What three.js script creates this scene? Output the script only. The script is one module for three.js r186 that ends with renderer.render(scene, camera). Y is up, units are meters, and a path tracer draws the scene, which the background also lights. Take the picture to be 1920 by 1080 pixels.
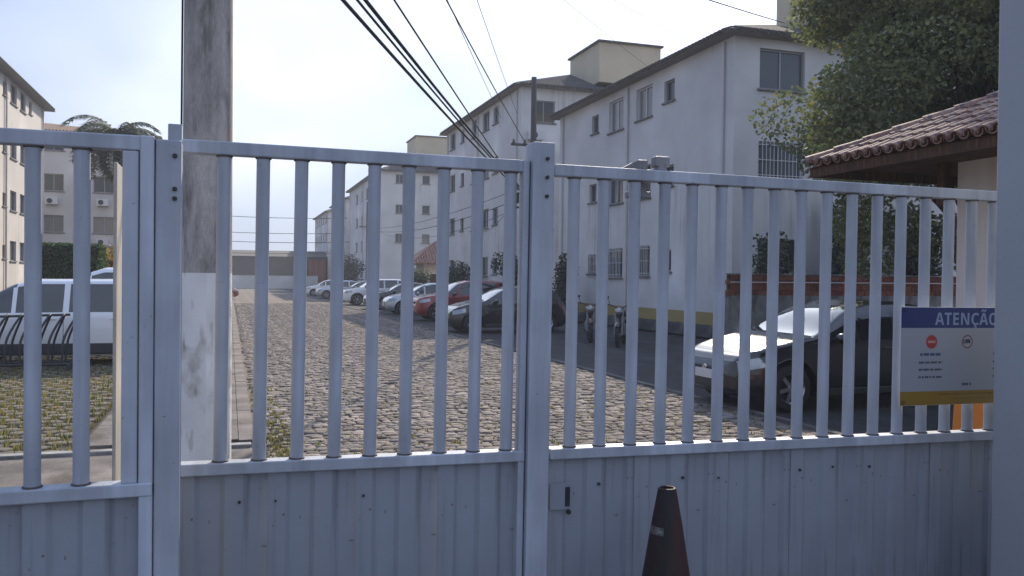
import * as THREE from 'three';
import { mergeGeometries, toCreasedNormals } from 'three/addons/utils/BufferGeometryUtils.js';
import { RoundedBoxGeometry } from 'three/addons/geometries/RoundedBoxGeometry.js';

// ---------------------------------------------------------------- camera, sky, sun, exposure
const R = (d) => d * Math.PI / 180;
const scene = new THREE.Scene();
const camera = new THREE.PerspectiveCamera(2 * Math.atan(540 / 1600) * 180 / Math.PI, 1920 / 1080, 0.1, 1500);
camera.position.set(0, 1.7, 0);
camera.rotation.order = 'YXZ';
camera.rotation.set(R(-0.6), R(-18.33), R(0.6));
const renderer = new THREE.WebGLRenderer({ antialias: true });
renderer.toneMapping = THREE.LinearToneMapping;
renderer.toneMappingExposure = 1.38;
renderer.shadowMap.enabled = true;

const SUN_AZ = R(28), SUN_EL = R(31);                      // azimuth from the street's axis (-Z) towards +X
const sunDir = new THREE.Vector3(Math.sin(SUN_AZ) * Math.cos(SUN_EL), Math.sin(SUN_EL), -Math.cos(SUN_AZ) * Math.cos(SUN_EL));
const sun = new THREE.DirectionalLight(new THREE.Color(1, 0.88, 0.71), 4.3);
sun.position.copy(sunDir).multiplyScalar(120).add(new THREE.Vector3(3, 0, -30));
sun.target.position.set(3, 0, -30);
sun.castShadow = true; sun.shadow.radius = 1;
sun.shadow.mapSize.set(4096, 4096);
Object.assign(sun.shadow.camera, { left: -70, right: 70, top: 70, bottom: -70, near: 1, far: 320 });
scene.add(sun, sun.target);
scene.fog = new THREE.FogExp2(0xe2e7ee, 0.0015);

// ---- noise (periodic value noise, seeded)
function rngOf(seed) { let a = seed >>> 0; return () => { a = (a + 0x6D2B79F5) | 0; let t = Math.imul(a ^ (a >>> 15), 1 | a); t = (t + Math.imul(t ^ (t >>> 7), 61 | t)) ^ t; return ((t ^ (t >>> 14)) >>> 0) / 4294967296; }; }
const LAT = (() => { const r = rngOf(7), a = new Float32Array(65536); for (let i = 0; i < 65536; i++) a[i] = r(); return a; })();
function vnoise(x, y, p, q = p) {
  const xi = Math.floor(x), yi = Math.floor(y), fx = x - xi, fy = y - yi;
  const u = fx * fx * (3 - 2 * fx), v = fy * fy * (3 - 2 * fy);
  const m = (k, n) => ((k % n) + n) % n;
  const x0 = m(xi, p), x1 = m(xi + 1, p), y0 = m(yi, q), y1 = m(yi + 1, q);
  const g = (i, j) => LAT[(i * 157 + j * 263 + ((i * j) % 97) * 31) & 65535];
  return (g(x0, y0) * (1 - u) + g(x1, y0) * u) * (1 - v) + (g(x0, y1) * (1 - u) + g(x1, y1) * u) * v;
}
function fbm(u, v, p, oct, q = p) { let s = 0, a = 0.5, n = 0; for (let o = 0; o < oct; o++) { s += a * vnoise(u * p + o * 17, v * q + o * 31, p, q); n += a; a *= 0.5; p *= 2; q *= 2; } return s / n; }

// ---- computed sky: thin bright haze that brightens towards the sun, soft cloud veils
{
  const W = 1024, H = 512, d = new Float32Array(W * H * 4);
  const mix = (a, b, t) => a + (b - a) * t;
  for (let j = 0; j < H; j++) for (let i = 0; i < W; i++) {
    const az = (i / W - 0.5) * 2 * Math.PI, el = ((j + 0.5) / H - 0.5) * Math.PI;
    // three's equirect: u = atan2(dir.z, dir.x) / 2pi + 0.5
    const dx = Math.cos(el) * Math.cos(az), dy = Math.sin(el), dz = Math.cos(el) * Math.sin(az);
    const g = Math.acos(Math.min(1, Math.max(-1, dx * sunDir.x + dy * sunDir.y + dz * sunDir.z))) * 180 / Math.PI;
    const t = Math.pow(Math.max(0, dy), 0.5);
    let r = mix(0.45, 0.10, t), gg = mix(0.50, 0.215, t), b = mix(0.58, 0.52, t);
    const glow = 2.0 * Math.exp(-g / 11) + 0.24 * Math.exp(-g / 45);
    r += glow * 0.97; gg += glow * 0.99; b += glow * 1.0;
    const k = 1 / (0.35 + Math.max(0.02, dy));
    const cl = fbm((dx * k * 0.16 + 0.5) % 1, (dz * k * 0.16 + 0.3) % 1, 8, 5);
    const c = Math.min(1, Math.max(0, (cl - 0.44) * 3.2)) * 0.34 * Math.min(1, Math.max(0, dy * 8));
    r += c * (1 - r * 0.4); gg += c * (1 - gg * 0.4); b += c * (0.96 - b * 0.4);
    if (dy < 0) { const q = Math.min(1, -dy * 12); r = mix(r, 0.2, q); gg = mix(gg, 0.19, q); b = mix(b, 0.18, q); }
    const o = (j * W + i) * 4; d[o] = r; d[o + 1] = gg; d[o + 2] = b; d[o + 3] = 1;
  }
  const sky = new THREE.DataTexture(d, W, H, THREE.RGBAFormat, THREE.FloatType);
  sky.mapping = THREE.EquirectangularReflectionMapping; sky.magFilter = THREE.LinearFilter; sky.minFilter = THREE.LinearFilter; sky.needsUpdate = true;
  scene.background = sky; scene.environment = sky;
}

// ---------------------------------------------------------------- helpers
const names = {};
function numbered(n) { const k = names[n] = (names[n] ?? -1) + 1; return k ? `${n}_${String(k).padStart(3, '0')}` : n; }
function thing(name, label, category, [x, y, z] = [0, 0, 0], turn = 0, group) {
  const o = new THREE.Group(); o.name = numbered(name); scene.add(o); o.position.set(x, y, z); o.rotation.y = turn;
  o.userData = { label, category }; if (group) o.userData.group = group; return o;
}
function part(name, geo, mat, parent, pos, rot) {
  const m = new THREE.Mesh(geo, mat); m.name = name; parent.add(m);
  if (pos) m.position.set(...pos); if (rot) m.rotation.set(...rot); return m;
}
function solo(name, label, category, geo, mat, pos, group) {
  const m = part(numbered(name), geo, mat, scene, pos); m.userData = { label, category }; if (group) m.userData.group = group; return m;
}
function struct(name, geo, mat, pos) { const m = part(name, geo, mat, scene, pos); m.userData = { kind: 'structure' }; return m; }
function structGroup(name) { const g = new THREE.Group(); g.name = name; g.userData = { kind: 'structure' }; scene.add(g); return g; }
function uvm(g) {                                           // texture coordinates in metres, by the face's main axis
  g = g.index ? g.toNonIndexed() : g;
  const p = g.attributes.position, uv = new Float32Array(p.count * 2), a = new THREE.Vector3(), b = new THREE.Vector3(), c = new THREE.Vector3();
  for (let i = 0; i < p.count; i += 3) {
    a.fromBufferAttribute(p, i); b.fromBufferAttribute(p, i + 1).sub(a); c.fromBufferAttribute(p, i + 2).sub(a); b.cross(c);
    const nx = Math.abs(b.x), ny = Math.abs(b.y), nz = Math.abs(b.z);
    for (let k = 0; k < 3; k++) {
      const X = p.getX(i + k), Y = p.getY(i + k), Z = p.getZ(i + k);
      const [u, v] = ny >= nx && ny >= nz ? [X, Z] : nx >= nz ? [Z, Y] : [X, Y];
      uv[(i + k) * 2] = u; uv[(i + k) * 2 + 1] = v;
    }
  }
  g.setAttribute('uv', new THREE.BufferAttribute(uv, 2)); return g;
}
const strip = (g) => { g = g.index ? g.toNonIndexed() : g; for (const k of Object.keys(g.attributes)) if (!['position', 'normal', 'uv'].includes(k)) g.deleteAttribute(k); return g; };
const merge = (list) => mergeGeometries(list.map(strip), false);
function box(w, h, d, x = 0, y = 0, z = 0) { const g = new THREE.BoxGeometry(w, h, d); g.translate(x, y, z); return uvm(g); }
function rbox(w, h, d, r = 0.01, x = 0, y = 0, z = 0, s = 2) { const g = new RoundedBoxGeometry(w, h, d, s, Math.min(r, w / 2.01, h / 2.01, d / 2.01)); g.translate(x, y, z); return uvm(g); }
function cyl(r0, r1, h, seg = 16, x = 0, y = 0, z = 0) { const g = new THREE.CylinderGeometry(r0, r1, h, seg); g.translate(x, y, z); return g; }
const V = (x, y, z) => new THREE.Vector3(x, y, z);
function tube(pts, r, seg = 16, rad = 6, closed = false) { return new THREE.TubeGeometry(new THREE.CatmullRomCurve3(pts.map((p) => V(...p)), closed), seg, r, rad, closed); }
function bar(a, b, r, seg = 8, r1 = r) { const A = V(...a), B = V(...b), d = B.clone().sub(A), g = new THREE.CylinderGeometry(r1, r, d.length(), seg); g.applyQuaternion(new THREE.Quaternion().setFromUnitVectors(V(0, 1, 0), d.normalize())); g.translate((A.x + B.x) / 2, (A.y + B.y) / 2, (A.z + B.z) / 2); return g; }

// ---------------------------------------------------------------- materials
function texOf(size, metres, fn, srgb = true) {
  const d = new Uint8Array(size * size * 4);
  for (let j = 0; j < size; j++) for (let i = 0; i < size; i++) {
    const c = fn(i / size, j / size), o = (j * size + i) * 4, k = Array.isArray(c) ? c : [c, c, c];
    for (let q = 0; q < 3; q++) d[o + q] = Math.max(0, Math.min(255, k[q] * 255)); d[o + 3] = 255;
  }
  const t = new THREE.DataTexture(d, size, size); t.wrapS = t.wrapT = THREE.RepeatWrapping; t.magFilter = THREE.LinearFilter; t.minFilter = THREE.LinearMipmapLinearFilter; t.generateMipmaps = true;
  t.repeat.set(1 / metres, 1 / metres); if (srgb) t.colorSpace = THREE.SRGBColorSpace; t.needsUpdate = true; return t;
}
const clamp = (x, a = 0, b = 1) => Math.min(b, Math.max(a, x));
const T = {
  paint: texOf(512, 1.1, (u, v) => { const n = fbm(u, v, 5, 5), f = fbm(u, v, 60, 3), st = fbm(u, v, 40, 3, 3), s = clamp((f - 0.83) * 8); const k = 0.88 + 0.10 * (n - 0.5) * 2 + 0.07 * (st - 0.5) * 2; return [k * (1 - s * 0.3), k * (1 - s * 0.42), k * (1 - s * 0.5)]; }),
  paintB: texOf(512, 1.1, (u, v) => 0.5 + 0.5 * (fbm(u, v, 9, 5) - 0.5) + 0.25 * (fbm(u, v, 80, 2) - 0.5), false),
  plaster: texOf(1024, 7, (u, v) => { const n = fbm(u, v, 4, 6), st = fbm(u, v, 64, 4, 4), big = fbm(u, v, 3, 4, 2); const q = clamp((st - 0.52) * 3) * clamp((big - 0.4) * 3); const k = 0.92 + 0.1 * (n - 0.5) * 2 - 0.13 * q; return [k, k * (1 - 0.012 * q), k * (1 - 0.03 * q)]; }),
  plasterB: texOf(512, 1.6, (u, v) => 0.6 * fbm(u, v, 20, 4) + 0.4 * fbm(u, v, 90, 2), false),
  concrete: texOf(512, 1.7, (u, v) => { const n = fbm(u, v, 4, 6), m = fbm(u, v, 9, 4, 3), f = fbm(u, v, 100, 2); const s = clamp((m - 0.52) * 4); const k = 0.72 + 0.3 * (n - 0.5) * 2 + 0.14 * (f - 0.5); return [k * (1 - 0.30 * s), k * (1 - 0.34 * s), k * (1 - 0.4 * s)]; }),
  concreteB: texOf(512, 0.8, (u, v) => 0.5 * fbm(u, v, 10, 5) + 0.5 * fbm(u, v, 90, 2), false),
  stone: texOf(512, 0.9, (u, v) => { const n = fbm(u, v, 7, 5), f = fbm(u, v, 110, 2), s = clamp((fbm(u + 0.37, v + 0.11, 26, 3) - 0.56) * 5); const k = 0.84 + 0.22 * (n - 0.5) * 2 + 0.3 * (f - 0.5); return [k * (1 - 0.25 * s), k * (1 - 0.27 * s), k * (1 - 0.3 * s)]; }),
  stoneB: texOf(512, 0.5, (u, v) => 0.55 * fbm(u, v, 8, 4) + 0.45 * fbm(u, v, 48, 3), false),
  asphalt: texOf(512, 2.3, (u, v) => { const n = fbm(u, v, 5, 5), f = fbm(u, v, 128, 2); return 0.72 + 0.25 * (n - 0.5) * 2 + 0.4 * (f - 0.5); }),
  dirt: texOf(512, 3.1, (u, v) => { const n = fbm(u, v, 6, 6), f = fbm(u, v, 90, 2), k = 0.75 + 0.25 * (n - 0.5) * 2 + 0.3 * (f - 0.5); return [k, k * (0.97 - 0.1 * (n - 0.5)), k * 0.93]; }),
  bark: texOf(256, 0.7, (u, v) => { const n = fbm(u, v, 24, 4, 5); const k = 0.65 + 0.6 * (n - 0.5); return [k, k * 0.93, k * 0.85]; }),
  clay: texOf(512, 0.8, (u, v) => { const n = fbm(u, v, 6, 5), f = fbm(u, v, 80, 2), s = clamp((fbm(u + 0.2, v, 18, 3) - 0.57) * 6); const k = 0.82 + 0.25 * (n - 0.5) * 2 + 0.2 * (f - 0.5); return [k * (1 - 0.4 * s), k * (1 - 0.35 * s), k * (1 - 0.25 * s)]; }),
};
// sheet steel: thin grime runs, chalky patches, a few rust freckles; base darkened to paint in shade
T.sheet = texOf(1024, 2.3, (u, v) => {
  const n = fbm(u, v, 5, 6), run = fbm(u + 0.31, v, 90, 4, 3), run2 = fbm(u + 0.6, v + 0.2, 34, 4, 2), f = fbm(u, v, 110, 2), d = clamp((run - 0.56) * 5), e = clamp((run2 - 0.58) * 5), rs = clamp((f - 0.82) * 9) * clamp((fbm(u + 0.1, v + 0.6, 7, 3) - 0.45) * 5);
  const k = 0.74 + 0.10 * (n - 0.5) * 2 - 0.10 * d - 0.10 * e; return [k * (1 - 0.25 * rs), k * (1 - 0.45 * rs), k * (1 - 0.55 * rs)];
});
T.foot = texOf(512, 2.1, (u, v) => { const n = fbm(u, v, 6, 6), fl = clamp((fbm(u + 0.4, v + 0.2, 12, 5) - 0.58) * 7), sc = clamp((fbm(u + 0.7, v, 60, 3, 14) - 0.66) * 7); const k = 0.93 + 0.1 * (n - 0.5) * 2; return [k * (1 - 0.15 * fl - 0.12 * sc), k * (1 - 0.16 * fl - 0.13 * sc), k * (1 - 0.18 * fl - 0.14 * sc)]; });
// weathered pole: brown lichen stains, flaking remains of whitewash near the foot, streaks; u once round, v over 4 m
T.pole = texOf(1024, 1, (u, v) => {
  const y = v * 4, n = fbm(u, v, 6, 6, 10), f = fbm(u, v, 120, 2), st = fbm(u + 0.2, v, 30, 4, 3);
  let k = 0.62 + 0.14 * (n - 0.5) * 2 + 0.10 * (f - 0.5) + 0.12 * (st - 0.5); let c = [k, k * 0.975, k * 0.955];
  const br = clamp((fbm(u + 0.5, v + 0.1, 5, 4, 4) - 0.52) * 6) * 0.75; c = [c[0] * (1 - 0.06 * br), c[1] * (1 - 0.2 * br), c[2] * (1 - 0.42 * br)];
  const wl = clamp((fbm(u + 0.13, v + 0.4, 9, 5, 12) - 0.42 - 0.16 * Math.max(0, y - 2.15)) * 7) * (y > 1.7 && y < 3 ? 1 : 0); c = c.map((q, i) => q + (([0.80, 0.77, 0.76][i]) - q) * wl * 0.4);
  const dk = clamp((fbm(u + 0.7, v + 0.7, 14, 4, 16) - 0.6) * 6); return c.map((q) => q * (1 - 0.2 * dk));
}); T.pole.repeat.set(1, 0.25);
const lin = (r, g, b) => new THREE.Color().setRGB(r, g, b);
const std = (c, o = {}) => new THREE.MeshStandardMaterial({ color: lin(...c), roughness: 0.8, ...o });
const phy = (c, o = {}) => new THREE.MeshPhysicalMaterial({ color: lin(...c), roughness: 0.5, ...o });
const M = {
  gate: std([0.505, 0.55, 0.635], { map: T.paint, bumpMap: T.paintB, bumpScale: 0.0012, roughness: 0.5 }),
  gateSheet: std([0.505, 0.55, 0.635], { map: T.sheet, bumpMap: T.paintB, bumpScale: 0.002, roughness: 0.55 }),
  gateRail: std([0.505, 0.55, 0.635], { map: T.paint, bumpMap: T.paintB, bumpScale: 0.0012, roughness: 0.5 }),
  weld: std([0.09, 0.075, 0.07], { roughness: 0.8 }),
  column: std([0.45, 0.47, 0.50], { map: T.plaster, bumpMap: T.plasterB, bumpScale: 0.002, roughness: 0.85 }),
  cream: std([0.62, 0.58, 0.53], { map: T.paint, roughness: 0.55 }),
  screw: std([0.05, 0.045, 0.045], { roughness: 0.6, metalness: 0.4 }),
  steel: std([0.28, 0.28, 0.30], { roughness: 0.45, metalness: 0.6, map: T.paint }),
  dark: std([0.018, 0.018, 0.02], { roughness: 0.75 }),
  black: std([0.03, 0.03, 0.033], { roughness: 0.6 }),
  rubber: std([0.022, 0.022, 0.024], { roughness: 0.9 }),
  wall: std([0.78, 0.765, 0.745], { map: T.plaster, bumpMap: T.plasterB, bumpScale: 0.004, roughness: 0.92 }),
  wallWarm: std([0.72, 0.675, 0.635], { map: T.plaster, bumpMap: T.plasterB, bumpScale: 0.004, roughness: 0.92 }),
  tank: std([0.72, 0.62, 0.44], { map: T.plaster, roughness: 0.92 }),
  guard: std([0.82, 0.77, 0.72], { map: T.plaster, bumpMap: T.plasterB, bumpScale: 0.004, roughness: 0.92 }),
  yellow: std([0.46, 0.35, 0.13], { map: T.plaster, roughness: 0.85 }),
  plinth: std([0.24, 0.235, 0.23], { map: T.concrete, roughness: 0.9 }),
  frame: std([0.30, 0.30, 0.31], { roughness: 0.5, metalness: 0.4 }),
  frameW: std([0.62, 0.62, 0.62], { roughness: 0.5 }),
  glass: phy([0.035, 0.045, 0.055], { roughness: 0.08, ior: 1.5, specularIntensity: 0.8 }),
  sill: std([0.45, 0.44, 0.42], { roughness: 0.9, map: T.concrete }),
  roof: std([0.24, 0.125, 0.085], { map: T.clay, roughness: 0.9 }),
  roofOld: std([0.19, 0.165, 0.15], { map: T.clay, roughness: 0.92 }),
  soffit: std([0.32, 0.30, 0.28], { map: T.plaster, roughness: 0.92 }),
  wood: std([0.17, 0.085, 0.05], { map: T.bark, roughness: 0.8 }),
  poleSkin: std([1, 0.985, 0.96], { map: T.pole, bumpMap: T.concreteB, bumpScale: 0.006, roughness: 0.95 }),
  poleWhite: std([0.86, 0.845, 0.83], { map: T.foot, bumpMap: T.concreteB, bumpScale: 0.004, roughness: 0.9 }),
  poleFar: std([0.30, 0.30, 0.30], { map: T.concrete, roughness: 0.95 }),
  cable: std([0.018, 0.018, 0.02], { roughness: 0.7 }),
  insul: std([0.16, 0.12, 0.10], { roughness: 0.35 }),
  ground: std([0.17, 0.145, 0.115], { map: T.dirt, roughness: 1 }),
  asphalt: std([0.062, 0.062, 0.066], { map: T.asphalt, bumpMap: T.stoneB, bumpScale: 0.006, roughness: 0.95 }),
  bed: std([0.15, 0.125, 0.10], { map: T.dirt, bumpMap: T.stoneB, bumpScale: 0.01, roughness: 1 }),
  sandBed: std([0.255, 0.215, 0.18], { map: T.stone, bumpMap: T.stoneB, bumpScale: 0.015, roughness: 1 }),
  pave: std([0.37, 0.315, 0.275], { map: T.concrete, bumpMap: T.concreteB, bumpScale: 0.004, roughness: 0.95 }),
  pave2: std([0.34, 0.295, 0.26], { map: T.concrete, bumpMap: T.concreteB, bumpScale: 0.004, roughness: 0.95 }),
  apron: std([0.26, 0.245, 0.23], { map: T.concrete, bumpMap: T.concreteB, bumpScale: 0.005, roughness: 0.95 }),
  kerb: std([0.62, 0.59, 0.55], { map: T.concrete, bumpMap: T.concreteB, bumpScale: 0.004, roughness: 0.9 }),
  kerbGrey: std([0.36, 0.34, 0.31], { map: T.concrete, bumpMap: T.concreteB, bumpScale: 0.004, roughness: 0.9 }),
  stoneV: std([1, 1, 1], { vertexColors: true, map: T.stone, bumpMap: T.stoneB, bumpScale: 0.012, roughness: 0.95 }),
  leaf: new THREE.MeshPhysicalMaterial({ color: lin(1, 1, 1), vertexColors: true, roughness: 0.9, transmission: 0.5, thickness: 0, side: THREE.DoubleSide }),
  bark: std([0.16, 0.125, 0.09], { map: T.bark, bumpMap: T.bark, bumpScale: 0.01, roughness: 0.95 }),
  chrome: std([0.6, 0.6, 0.62], { roughness: 0.18, metalness: 1 }),
  rim: std([0.42, 0.43, 0.45], { roughness: 0.32, metalness: 0.85 }),
  lens: phy([0.30, 0.31, 0.33], { roughness: 0.12, clearcoat: 1, metalness: 0.6 }),
  tail: phy([0.28, 0.01, 0.01], { roughness: 0.15, clearcoat: 1 }),
  plate: std([0.55, 0.55, 0.55], { roughness: 0.5 }),
  carGlass: phy([0.012, 0.016, 0.02], { roughness: 0.04, clearcoat: 1, clearcoatRoughness: 0.02, ior: 1.52 }),
  panes: [[0.035, 0.045, 0.055], [0.06, 0.085, 0.11], [0.20, 0.19, 0.175]].map((c) => phy(c, { roughness: 0.08, ior: 1.5 })),
  brick: [[0.42, 0.10, 0.05], [0.34, 0.085, 0.05], [0.46, 0.15, 0.08], [0.28, 0.09, 0.06]].map((c) => std(c, { map: T.clay, bumpMap: T.stoneB, bumpScale: 0.004, roughness: 0.9 })),
  tiles: [[0.46, 0.25, 0.19], [0.38, 0.19, 0.14], [0.52, 0.32, 0.25], [0.33, 0.18, 0.145], [0.48, 0.28, 0.21]].map((c) => std(c, { map: T.clay, bumpMap: T.stoneB, bumpScale: 0.005, roughness: 0.72 })),
};
const carPaint = (c, o = {}) => phy(c, { metalness: 0.35, roughness: 0.32, clearcoat: 1, clearcoatRoughness: 0.04, ...o });

// ---------------------------------------------------------------- ground, road, pavements
function sheet(x0, x1, z0, z1, y) { const g = new THREE.PlaneGeometry(x1 - x0, Math.abs(z1 - z0)); g.rotateX(-Math.PI / 2); g.translate((x0 + x1) / 2, y, (z0 + z1) / 2); return uvm(g); }
struct('ground', sheet(-500, 500, -700, 300, -0.08), M.ground);
struct('driveway', sheet(-6, 10, 9, -6.9, -0.004), M.apron);
struct('parking', sheet(6.42, 13.2, -6.9, -150, -0.004), M.asphalt);

const stoneTone = (r) => { const k = 0.23 + 0.17 * r(), w = r(); const c = [k * 1.10, k * (0.905 + 0.03 * w), k * (0.74 + 0.09 * w)]; if (r() < 0.12) { c[0] *= 0.68; c[1] *= 0.7; c[2] *= 0.75; } return c; };
function stoneInto(A, cx, cz, w, d, top, rot, r, col) {       // one rough, domed cobble: skirt, bevel and cap
  const n = 7, base = [], rim = [], h = 0.05;
  for (let i = 0; i < n; i++) {
    const a = (i + 0.35 * (r() - 0.5)) / n * Math.PI * 2 + 0.2, c = Math.cos(a), s = Math.sin(a);
    const sq = 1 / Math.pow(Math.pow(Math.abs(c), 4) + Math.pow(Math.abs(s), 4), 0.25), q = sq * (0.94 + 0.1 * r());
    const X = c * q * w / 2, Z = s * q * d / 2, cr = Math.cos(rot), sr = Math.sin(rot);
    base.push([cx + X * cr - Z * sr, cz + X * sr + Z * cr]);
    const e = 0.84 + 0.06 * r(); rim.push([cx + (X * cr - Z * sr) * e, cz + (X * sr + Z * cr) * e, top - 0.001 - 0.005 * r()]);
  }
  const push = (x, y, z) => { A.p.push(x, y, z); A.c.push(...col); A.u.push(x, z); };
  for (let i = 0; i < n; i++) {
    const j = (i + 1) % n, [ax, az] = base[i], [bx, bz] = base[j], [cx2, cz2, cy] = rim[i], [dx, dz, dy] = rim[j], m = top - 0.011;
    push(ax, m - h, az); push(ax, m, az); push(bx, m, bz); push(ax, m - h, az); push(bx, m, bz); push(bx, m - h, bz);
    push(ax, m, az); push(cx2, cy, cz2); push(bx, m, bz); push(bx, m, bz); push(cx2, cy, cz2); push(dx, dy, dz);
    push(cx2, cy, cz2); push(cx, top, cz); push(dx, dy, dz);
  }
}
function geoOf(A, crease = 0.9) { let g = new THREE.BufferGeometry(); g.setAttribute('position', new THREE.Float32BufferAttribute(A.p, 3)); if (A.c.length) g.setAttribute('color', new THREE.Float32BufferAttribute(A.c, 3)); g.setAttribute('uv', new THREE.Float32BufferAttribute(A.u, 2)); g = crease ? toCreasedNormals(g, crease) : (g.computeVertexNormals(), g); return g; }
{
  const road = structGroup('road');
  part('bed', sheet(0.26, 6.4, -6.9, -150, -0.016), M.sandBed, road);
  const r = rngOf(11), field = { p: [], c: [], u: [] }, near = [];
  const variants = [];
  for (let i = 0; i < 24; i++) { const A = { p: [], c: [], u: [] }; stoneInto(A, 0, 0, 1, 1, 0, 0, r, stoneTone(r)); variants.push(geoOf({ ...A, u: A.u.map((q) => q * 0.22 + i * 0.13) })); }
  for (let z = -7.0; z > -56;) {
    const d = 0.105 + 0.05 * r(); let x = 0.27 + 0.1 * r();
    while (x < 6.26) {
      const w = Math.min(6.42 - x, 0.10 + 0.10 * r());
      const cx = x + w / 2 + 0.012 * (r() - 0.5), cz = z - d / 2 + 0.035 * (r() - 0.5), top = 0.004 + 0.02 * (r() - 0.5) + 0.02 * (fbm((cx * 0.11) % 1 + 1, (cz * 0.11) % 1 + 1, 8, 2) - 0.5), rot = 0.3 * (r() - 0.5);
      if (cz < -8.0 && near.length < 300) near.push([cx, cz, w, d, top, rot]);
      else stoneInto(field, cx, cz, w * 0.965, d * 0.95, top, rot, r, stoneTone(r));
      x += w;
    }
    z -= d;
  }
  near.forEach(([cx, cz, w, d, top, rot], i) => { const m = part(i ? `stone_${String(i).padStart(3, '0')}` : 'stone', variants[(i * 7 + (i >> 3)) % 24], M.stoneV, road, [cx, top, cz], [0, rot, 0]); m.scale.set(w * 0.965, 1, d * 0.95); });
  const f = part('stone_field', geoOf(field), M.stoneV, road); f.userData.kind = 'stuff';
  part('edging', box(0.1, 0.1, 143, 6.37 + 0.1, -0.03, -78.4), M.kerbGrey, road);
  // weeds in the joints
  const wr = rngOf(19), W = { p: [], c: [], u: [] };
  for (let i = 0; i < 700; i++) { const s = wr(), x = s < 0.5 ? 0.3 + 0.35 * wr() : 0.3 + 6 * wr(), z = -8 - 9 * wr() * wr(); const n = 3 + (wr() * 4 | 0); for (let k = 0; k < n; k++) blade(W, x + 0.04 * (wr() - 0.5), -0.01, z + 0.04 * (wr() - 0.5), 0.02 + 0.035 * wr(), wr); }
  const wm = part('weeds', geoOf(W, 0), M.leaf, road); wm.userData.kind = 'stuff';
}
function blade(A, x, y, z, h, r) {
  const a = r() * 6.28, c = Math.cos(a), s = Math.sin(a), w = 0.008 + 0.006 * r(), b = h * 0.5 * (r() - 0.3), k = 0.5 + 0.8 * r();
  const col = r() < 0.6 ? [0.26 * k, 0.215 * k, 0.06 * k] : [0.11 * k, 0.14 * k, 0.035 * k];
  const pts = [[x - c * w, y, z - s * w], [x + c * w, y, z + s * w], [x + s * b, y + h, z - c * b]];
  for (const p of pts) { A.p.push(...p); A.c.push(...col); A.u.push(0, 0); }
}
{ // left pavement beside the road: cast slabs and kerb stones
  const sw = structGroup('sidewalk'); let k = 0; const r = rngOf(5);
  part('bed', sheet(-1.5, 0.1, -8.95, -120, -0.02), M.bed, sw);
  for (let z = -9.06; z > -62; z -= 1.2, k++) part(k ? `slab_${String(k).padStart(3, '0')}` : 'slab', rbox(1.436, 0.1, 1.19, 0.006, -0.622, 0.0 + 0.008 * (r() - 0.5), z - 0.59), k % 3 ? M.pave : M.pave2, sw);
  part('far_slab', box(1.42, 0.1, 58, -0.63, 0.0, -91.6), M.pave2, sw);
  const kb = structGroup('kerb'); k = 0;
  for (let z = -8.98; z > -62; z -= 1, k++) part(k ? `kerb_stone_${String(k).padStart(3, '0')}` : 'kerb_stone', rbox(0.155, 0.24, 0.99, 0.006, 0.1765, -0.066 + 0.006 * (r() - 0.5), z - 0.5), M.pave, kb);
  part('far_kerb', box(0.14, 0.22, 58, 0.17, -0.06, -91.4), M.kerbGrey, kb);
  const kc = structGroup('cross_kerb'); k = 0;
  for (let x = 0.23; x > -9; x -= 1, k++) part(k ? `kerb_stone_${String(k).padStart(3, '0')}` : 'kerb_stone', rbox(0.985, 0.26, 0.13, 0.015, x - 0.5, -0.095, -8.9), M.kerb, kc);
  struct('forecourt', sheet(-9.5, 0.24, -3.0, -8.84, 0.0), M.pave2);
}
{ // grass paving of the left car lot
  const lot = structGroup('grass_paving'), r = rngOf(23);
  part('soil', sheet(-12, -1.42, -8.97, -44, -0.02), M.bed, lot);
  const tone = () => { const k = 0.27 + 0.1 * r(); return [k * 1.05, k * 0.91, k * 0.72]; };
  const vs = []; for (let i = 0; i < 10; i++) { const A = { p: [], c: [], u: [] }; stoneInto(A, 0, 0, 1, 1, 0, 0, r, tone()); vs.push(geoOf(A)); }
  const field = { p: [], c: [], u: [] }, G = { p: [], c: [], u: [] }; let n = 0;
  for (let j = 0; j < 150; j++) {
    const z = -9.15 - j * 0.235;
    for (let i = 0; i < 32; i++) {
      const x = -1.62 - i * 0.33 - (j % 2) * 0.165;
      const near = x > -3.6 - j * 0.03 && n < 300;
      if (near) { const m = part(n ? `paver_${String(n).padStart(3, '0')}` : 'paver', vs[(n * 3 + (n >> 2)) % 10], M.stoneV, lot, [x, 0.008 * r(), z], [0, 0.06 * (r() - 0.5), 0]); m.scale.set(0.26, 1, 0.165); n++; }
      else if (z > -40) stoneInto(field, x, z, 0.26, 0.165, 0.008 * r(), 0.06 * (r() - 0.5), r, tone());
      const cnt = (z > -17 ? 30 : 12) * (0.2 + 1.5 * fbm((x * 0.09 + 9) % 1, (z * 0.09 + 9) % 1, 8, 3));
      for (let q = 0; q < cnt; q++) { const e = r() < 0.5; blade(G, x + (e ? 0.165 : 0.3 * (r() - 0.5)) + 0.04 * (r() - 0.5), -0.02, z + (e ? 0.2 * (r() - 0.5) : 0.117) + 0.04 * (r() - 0.5), 0.035 + 0.05 * r(), r); }
    }
  }
  part('paver_field', geoOf(field), M.stoneV, lot).userData.kind = 'stuff';
  part('grass', geoOf(G, 0), M.leaf, lot).userData.kind = 'stuff';
}

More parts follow.
